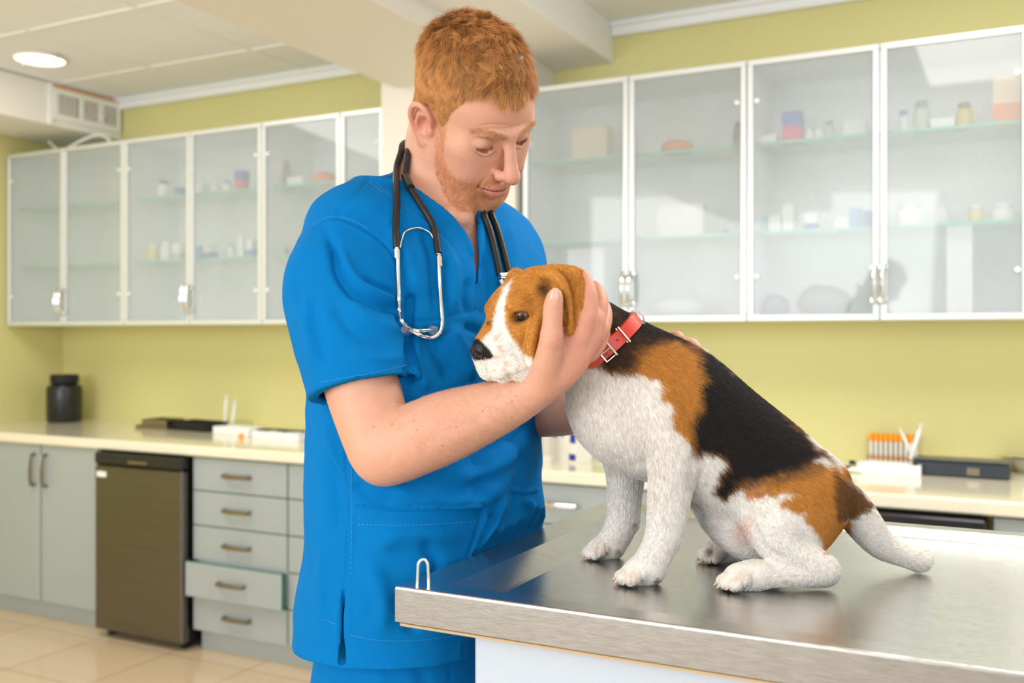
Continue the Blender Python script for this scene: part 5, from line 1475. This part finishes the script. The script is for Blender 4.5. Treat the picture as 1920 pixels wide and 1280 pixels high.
# trays
def tray(name, label, px, py, w, d, h, m_, lift=0, rz=0, group=None, lip=.006):
    loc, k = ctr(px, py); loc = loc+np.array([0, d/2, 0])
    t = MB(); z = lift
    t.box(-w/2+lip, w/2-lip, -d/2+lip, d/2-lip, z, z+.003).box(-w/2, w/2, -d/2, -d/2+lip, z, z+h, .001).box(-w/2, w/2, d/2-lip, d/2, z, z+h, .001).box(-w/2, -w/2+lip, -d/2+lip, d/2-lip, z, z+h, .001).box(w/2-lip, w/2, -d/2+lip, d/2-lip, z, z+h, .001)
    o = t.build(name, m_); o.location = loc; o.rotation_euler = (0, 0, rz)
    return tag(o, label, 'tray', group)
tray('instrument_tray', 'flat steel instrument tray, lowest of the stack left of the black tray', 282, 804, .22, .16, .018, M['nickel'])
tray('instrument_tray', 'smaller steel instrument tray on top of the flat steel tray', 288, 804, .17, .13, .030, M['nickel'], lift=.0185)
tray('instrument_tray', 'black instrument tray between steel trays and white tray', 356, 808, .25, .14, .045, M['black_matte'], rz=-.1)
tray('instrument_tray', 'white plastic tray with upright tubes behind it, left part of the worktop', 434, 815, .26, .10, .035, M['white_plastic'], rz=-.12)
tray('instrument_tray', 'long white tray full of dark instruments beside the man\'s back', 516, 824, .30, .10, .034, M['white_plastic'], rz=-.08)
loc, k = ctr(516, 824); loc = loc+np.array([0, .05, 0])
for i in range(7):
    t = thing('surgical_scissors' if i % 2 else 'metal_forceps', 'dark '+['forceps', 'scissors'][i % 2]+' in the long white tray, '+['leftmost', 'second from left', 'third from left', 'middle one', 'third from right', 'second from right', 'rightmost'][i], 'instrument', tuple(loc+np.array([-.11+.035*i, 0, .036])), .4*(i % 3)-.3, 'instruments in the long white tray')
    MB().tube([(-.05, -.012, 0), (0, .0, .006), (.05, .010, .002)], .0032, 6).build('arm', M['black'], t, True)
    MB().tube([(-.05, .012, 0), (0, .0, .004), (.05, -.010, .002)], .0032, 6).build('arm', M['nickel'], t, True)
loc, k = ctr(452, 822)
o = MB().lathe([(0, 0), (.012, 0), (.013, .01), (.011, .022), (0, .024)], n=16).build('bottle_stopper', M['orange'], smooth=True)
o.location = loc; tag(o, 'small orange stopper between the two white trays', 'stopper')
M['tubeglass'] = mat('blood_tube_plastic', srgb(232, 226, 220), .2)
def tube_rack(px, py, n, pitch, label, tubel, scale=1.0, rz=0, amber=.35):
    loc, k = ctr(px, py)
    w = pitch*n+.01
    t = thing('tube_rack', label, 'rack', tuple(loc), rz, 'clear racks of orange capped tubes')
    MB().box(-w/2, w/2, -.02, .02, 0, .006).box(-w/2, w/2, -.02, .02, .032, .036).box(-w/2, -w/2+.004, -.02, .02, .006, .032).box(w/2-.004, w/2, -.02, .02, .006, .032).build('frame', M['clear'], t)
    first = None
    for i in range(n):
        x = -w/2+.005+pitch*(i+.5)
        c, s = math.cos(rz), math.sin(rz)
        if first is None:
            first = thing('blood_tube', tubel[0], 'tube', (0, 0, 0), rz, 'orange capped blood tubes')
            MB().lathe([(0, .0005), (.005, .002), (.0065, .008), (.0065, .078), (0, .078)], n=12).build('tube', M['tubeglass'], first, True)
            MB().lathe([(.0066, .012), (.0069, .012), (.0069, .022), (.0066, .022)], n=12).build('bottom_band', cm(240, 150, 90), first, True)
            MB().lathe([(0, .078), (.0085, .078), (.0088, .082), (.0088, .104), (.008, .106), (0, .106)], n=14).build('cap', M['orange'], first, True)
            o = first
        else: o = copy_tree(first)
        o.location = (loc[0]+x*c, loc[1]+x*s, loc[2]+.0065)
        o.scale = (1, 1, scale); o['label'] = tubel[i]
    return t
tube_rack(1675, 870, 10, .0175, 'clear rack of orange capped tubes on the right worktop', ['leftmost orange capped tube in the right rack', 'second orange capped tube from the left in the right rack', 'third orange capped tube from the left in the right rack', 'fourth orange capped tube from the left in the right rack', 'fifth orange capped tube from the left in the right rack', 'sixth orange capped tube from the left in the right rack', 'seventh orange capped tube from the left in the right rack', 'third orange capped tube from the right end of the right rack', 'second orange capped tube from the right end of the right rack', 'rightmost orange capped tube in the right rack, behind the wide syringe'])
tube_rack(452, 800, 9, .0178, 'clear rack of orange capped tubes on the left worktop', ['leftmost orange capped tube in the left rack', 'second orange capped tube from the left in the left rack', 'third orange capped tube from the left in the left rack', 'fourth orange capped tube from the left in the left rack', 'middle orange capped tube of nine in the left rack', 'fourth orange capped tube from the right in the left rack', 'third orange capped tube from the right in the left rack', 'second orange capped tube from the right in the left rack', 'rightmost orange capped tube in the left rack'], .92)
tray('instrument_tray', 'white plastic box tray in front of the orange capped tubes at right', 1666, 890, .205, .085, .036, M['white_plastic'], lip=.012)
def leaning(px, py, top, label, r=.008):
    a, k = ctr(px, py); a = a+np.array([0, 0, .042])
    d = np.array(top, float)
    t = thing('plastic_syringe', label, 'syringe', tuple(a), 0, 'white syringes standing in the trays')
    MB().tube([(0, 0, 0), tuple(d*.8)], r, 12).build('barrel', M['white_plastic'], t, True)
    MB().tube([tuple(d*.8), tuple(d)], r*.55, 10).build('plunger', M['white_plastic'], t, True)
    MB().tube([tuple(d*.985), tuple(d)], r*1.25, 12).build('plunger_top', M['white_plastic'], t, True)
leaning(1712, 880, (-.045, .0, .105), 'thin white syringe leaning left over the right tube rack', .006)
leaning(1708, 882, (.035, .0, .125), 'wide white syringe leaning right beside the right tube rack', .009)
leaning(422, 806, (.01, .0, .135), 'taller white syringe standing left of the left tube rack', .0085)
leaning(436, 808, (.02, .0, .115), 'shorter white syringe standing beside the left tube rack', .008)
loc, k = ctr(1801, 895); loc = loc+np.array([0, .05, 0])
t = thing('instrument_case', 'flat black instrument case lying on the right worktop', 'case', tuple(loc), -.03)
MB().box(-.15, .15, -.05, .07, .0, .05, .006).build('case_body', mat('dark_slate_plastic', srgb(52, 58, 66), .35), t)
MB().box(-.15, .15, -.05, .07, .0505, .056, .003).build('case_lid', mat('dark_slate_lid', srgb(66, 72, 78), .3), t)
MB().box(.02, .06, -.054, -.0505, .01, .035, .001).build('latch', M['nickel'], t)
loc, k = ctr(1935, 886)
t = thing('steel_bowl', 'stainless steel bowl cut off by the right edge of the photo', 'bowl', tuple(loc))
MB().lathe([(0, 0), (.045, 0), (.05, .012), (.085, .055), (.095, .058), (.094, .060), (.082, .057), (.046, .014), (0, .012)], n=32).build('bowl_body', M['chrome'], t, True)
MB().lathe([(.093, .0575), (.098, .0575), (.098, .061), (.093, .061)], n=32).build('rim', M['chrome'], t, True)
for i, (px, py, dx, dy, c_, nm, lb, ct) in enumerate([(1562, 884, .06, .02, (236, 236, 232), 'wrapped_bandage', 'white wrapped bandage lying behind the dog\'s rump', 'bandage'), (1580, 880, .02, .01, (240, 120, 50), 'bottle_stopper', 'orange stopper in the clutter behind the dog\'s rump', 'stopper'),
        (1592, 882, .018, .012, (40, 46, 60), 'bottle_stopper', 'dark stopper next to the orange one behind the dog\'s rump', 'stopper'), (1602, 886, .05, .008, (246, 246, 244), 'syringe_wrapper', 'white paper wrapper slanting beside the white tray', 'wrapper'), (1598, 872, .022, .016, (30, 30, 32), 'rubber_bulb', 'black rubber bulb behind the clutter at right', 'bulb')]):
    loc, k = ctr(px, py)
    m_ = MB().tube([(-dx/2, dy, .008), (-dx/4, 0, .011), (dx/4, 0, .011), (dx/2, -dy, .008)], [.004, .008, .008, .005], 10)
    o = m_.build(nm, cm(*c_), smooth=True); o.location = loc; tag(o, lb, ct)
loc, k = ctr(588, 822)
bottle('spray_bottle', 'red and white bottle just behind the man\'s back on the worktop', tuple(loc), .022, .15, (236, 238, 240), (176, 50, 40), band=(190, 60, 50))
loc, k = ctr(1072, 864)
t = carton('medicine_carton', 'white and blue carton between the man\'s forearm and the dog\'s chest', tuple(loc), .125, .09, .125, (238, 236, 226), None, rz=-.35)
for (a, b_, c, d) in ((.030, .0635, .010, .034), (.035, .0635, .075, .11), (-.05, -.035, .09, .1255), (-.01, .0, .095, .1255)):
    MB().box(a, b_, -.0462, -.0455, c, d).build('blue_print', cm(36, 56, 150), t)
loc, k = ctr(1026, 868)
bottle('pill_bottle', 'clear white bottle left of the white and blue carton', tuple(loc), .021, .14, (226, 226, 216), (240, 242, 244), band=(205, 200, 190), capf=.0001)
loc, k = ctr(1008, 864)
bottle('pill_bottle', 'pale bottle beside the man\'s belly on the worktop', tuple(loc), .018, .13, (216, 214, 200), (240, 242, 244), capf=.15)
loc, k = ctr(1128, 858)
carton('glove_carton', 'low white carton with a lime green stripe behind the dog\'s chest', tuple(loc), .10, .07, .055, (236, 236, 222), (190, 206, 50), frac=(.55, .9))

# ------------------------------------------------------------------ medicines in the wall cabinets
S1, S2, S0 = 2.0905, 1.7635, UZ0+.0165
def at_shelf(px, z, Y=3.74): return (px_on_plane(px, Y), Y, z)
WH, BL, PK, OR, YE, GN, GB = (244, 246, 246), (58, 120, 190), (228, 80, 130), (244, 140, 70), (232, 206, 110), (120, 150, 120), (130, 126, 112)
def kpx(px): d = (px-960)/FPX; return FPX*(math.cos(YAW)+d*math.sin(YAW))/3.74   # px per metre there
items = [  # kind, px, shelf, width px, height px, body, second colour, label
 ('c', 1112, S1, 70, 62, (226, 214, 186), None, 'beige carton on the top shelf of the cabinet right of the pillar'),
 ('o', 1270, S1, 62, 28, OR, None, 'orange cloth bundle on the top shelf right of the pillar'),
 ('b', 1386, S1, 24, 50, GB, (90, 90, 80), 'grey brown bottle at the right end of the top shelf beside the orange bundle'),
 ('c', 1443, S1, 30, 20, WH, None, 'small low white carton left of the blue and pink carton, top shelf'),
 ('c', 1487, S1, 34, 60, PK, BL, 'tall carton, blue above and pink below, on the upper right shelf'),
 ('b', 1517, S1, 15, 26, WH, WH, 'tiny white bottle just right of the blue and pink carton at right'),
 ('b', 1535, S1, 14, 32, WH, (210, 216, 216), 'tiny white bottle, second right of the blue and pink carton at right'),
 ('b', 1555, S1, 18, 38, (190, 206, 196), GN, 'pale bottle with green cap on the upper right shelf'),
 ('c', 1605, S1, 40, 32, (230, 234, 232), None, 'pale white carton on the upper shelf left of the right chrome handles'),
 ('b', 1694, S1, 18, 46, WH, BL, 'white bottle with blue cap on the top shelf of the right cabinet'),
 ('b', 1728, S1, 30, 60, (200, 212, 196), GN, 'pale green bottle at the back of the top right shelf'),
 ('c', 1768, S1, 42, 22, WH, None, 'low white carton left of the brown bottle, top right shelf'),
 ('b', 1808, S1, 30, 50, (214, 190, 110), (110, 96, 70), 'yellow brown bottle with dark cap on the top right shelf'),
 ('c', 1888, S1, 46, 88, (246, 222, 190), OR, 'large white and orange carton at the right end of the top shelf'),
 ('c', 1280, S2, 88, 60, (236, 238, 236), None, 'wide white carton on the lower shelf above the dog\'s neck'),
 ('b', 1360, S2, 14, 12, BL, BL, 'tiny blue pot on the lower shelf right of the wide white carton'),
 ('c', 1430, S2, 16, 32, (150, 200, 216), None, 'narrow pale blue carton on the lower shelf, left of two white ones'),
 ('c', 1455, S2, 22, 32, WH, None, 'small white carton just left of the tallest white carton, lower shelf'),
 ('c', 1479, S2, 20, 52, WH, None, 'tallest narrow white carton on the lower shelf at right'),
 ('c', 1522, S2, 22, 34, WH, BL, 'white carton with blue foot on the lower shelf at right'),
 ('c', 1580, S2, 26, 22, WH, None, 'low white carton left of the blue cartons on the lower shelf at right'),
 ('c', 1605, S2, 22, 40, (120, 176, 220), None, 'light blue carton on the lower shelf left of the chrome handles'),
 ('c', 1628, S2, 14, 34, BL, None, 'dark blue narrow carton on the lower shelf left of the chrome handles'),
 ('b', 1703, S2, 48, 44, WH, (236, 228, 214), 'wide white jar on the lower shelf of the right cabinet'),
 ('b', 1765, S2, 32, 34, (226, 232, 232), WH, 'pale cup shaped jar right of the wide white jar'),
 ('b', 1830, S2, 28, 36, (232, 214, 150), WH, 'pale yellow jar on the lower shelf of the right cabinet'),
 ('b', 1882, S2, 44, 36, WH, WH, 'white jar at the right end of the lower shelf'),
 ('o', 1455, S0, 50, 44, (120, 136, 148), None, 'smaller grey rounded bundle on the cabinet floor above the dog\'s back'),
 ('o', 1545, S0, 100, 60, (128, 142, 150), None, 'larger grey rounded bundle on the cabinet floor above the dog\'s back'),
 ('c', 1105, S0, 74, 130, (232, 238, 244), None, 'tall white box file standing behind the dog\'s head in the cabinet'),  # added white box, imitates a window reflection in the door glass
 ('c', 1800, S0, 44, 168, (242, 244, 248), None, 'tall white box standing in for a bright reflection in the right cabinet door'),  # added too: pale body takes the place of a bright reflection on the door
 ('o', 1270, S0, 110, 44, (214, 222, 226), None, 'pale plastic bag bundle on the cabinet floor above the dog\'s collar'),
 ('c', 264, S1, 26, 62, (246, 228, 186), OR, 'tall white and orange carton on the upper shelf of the left cabinets'),
 ('b', 307, S1, 22, 36, WH, (120, 116, 110), 'white bottle with dark cap on the upper shelf at left'),
 ('c', 338, S1, 14, 18, (70, 110, 180), None, 'small blue carton on the upper shelf at left'),
 ('c', 378, S1, 24, 20, WH, None, 'low white carton at the left end of the fourth door\'s upper shelf'),
 ('b', 403, S1, 18, 26, WH, WH, 'small white jar on the upper shelf behind the fourth door'),
 ('b', 426, S1, 18, 24, WH, (90, 180, 200), 'small jar with turquoise cap left of the blue and pink carton at left'),
 ('c', 454, S1, 19, 40, PK, BL, 'small carton, blue above and pink below, on the left upper shelf'),
 ('b', 533, S1, 26, 52, GB, (110, 110, 100), 'grey brown bottle on the upper shelf left of the man\'s shoulder'),
 ('c', 562, S1, 36, 18, WH, None, 'low white carton between grey bottle and orange bundle at left'),
 ('o', 610, S1, 46, 26, OR, None, 'orange cloth bundle on the shelf above the man\'s right shoulder'),
 ('b', 264, S2, 22, 42, WH, (238, 226, 206), 'white bottle, first on the lower shelf behind the third door'),
 ('b', 288, S2, 18, 36, (244, 232, 160), WH, 'white and yellow bottle, second on the lower shelf behind the third door'),
 ('b', 313, S2, 24, 38, WH, WH, 'plain white jar, third on the lower shelf behind the third door'),
 ('c', 338, S2, 20, 34, WH, (190, 206, 196), 'white and grey carton, last on the lower shelf behind the third door'),
 ('c', 375, S2, 14, 26, (100, 176, 220), None, 'light blue carton, first on the lower shelf behind the fourth door'),
 ('c', 394, S2, 20, 30, WH, (90, 130, 210), 'white carton with blue foot on the lower shelf behind the fourth door'),
 ('b', 434, S2, 13, 28, WH, (150, 190, 230), 'slim white bottle, middle of the lower shelf behind the fourth door'),
 ('c', 455, S2, 13, 40, WH, None, 'tall narrow white carton on the lower shelf behind the fourth door'),
 ('c', 472, S2, 16, 34, WH, (90, 150, 220), 'white and blue carton at the right end behind the fourth door'),
 ('c', 536, S2, 10, 14, BL, None, 'tiny blue carton on the lower shelf beside the man\'s sleeve')]
for kind, px, S, w, h, c1, c2, lb in items:
    k = kpx(px); l3 = at_shelf(px, S); w_m, h_m = w/k, h/k*1.0
    grp = 'medicines in the wall cabinets'
    if kind == 'c': carton('medicine_carton', lb, l3, w_m, min(w_m, .08), h_m, c1, c2, grp, frac=((.0, .45) if c2 == OR or c1 == WH else (.55, 1.0)))
    elif kind == 'b': bottle('medicine_bottle', lb, l3, w_m/2, h_m, c1, c2, grp)
    else:
        Fb = Field([-.2, -.1, -.005], [.2, .1, .2], .006)
        a = w_m/2
        Fb.ell([0, 0, h_m*.42], [a, min(a, .09), h_m*.55], k=.01); Fb.ell([-a*.3, 0, h_m*.6], [a*.5, min(a, .08)*.7, h_m*.4], k=.01)
        Fb.half([0, 0, .001], [0, 0, -1], .001)
        v, q2 = Fb.mesh(); v = smooth(v, q2, 1)
        me = bpy.data.meshes.new('cloth_bundle'); me.from_pydata(v.tolist(), [], q2.tolist()); me.polygons.foreach_set('use_smooth', [True]*len(q2)); me.update(); bm_fix(me)
        o = link('cloth_bundle', me, cm(*c1)); o.location = l3; tag(o, lb, 'bundle')
# collar fittings
cw = W(cc)
def cring(name, pts, r, m_=None, parent=None):
    mm = MB().tube([tuple(W(np.array(p_))-cw) for p_ in pts], r, 8, closed=(name != 'buckle_prong'))
    return mm.build(name, m_ or M['chrome'], collar, True)
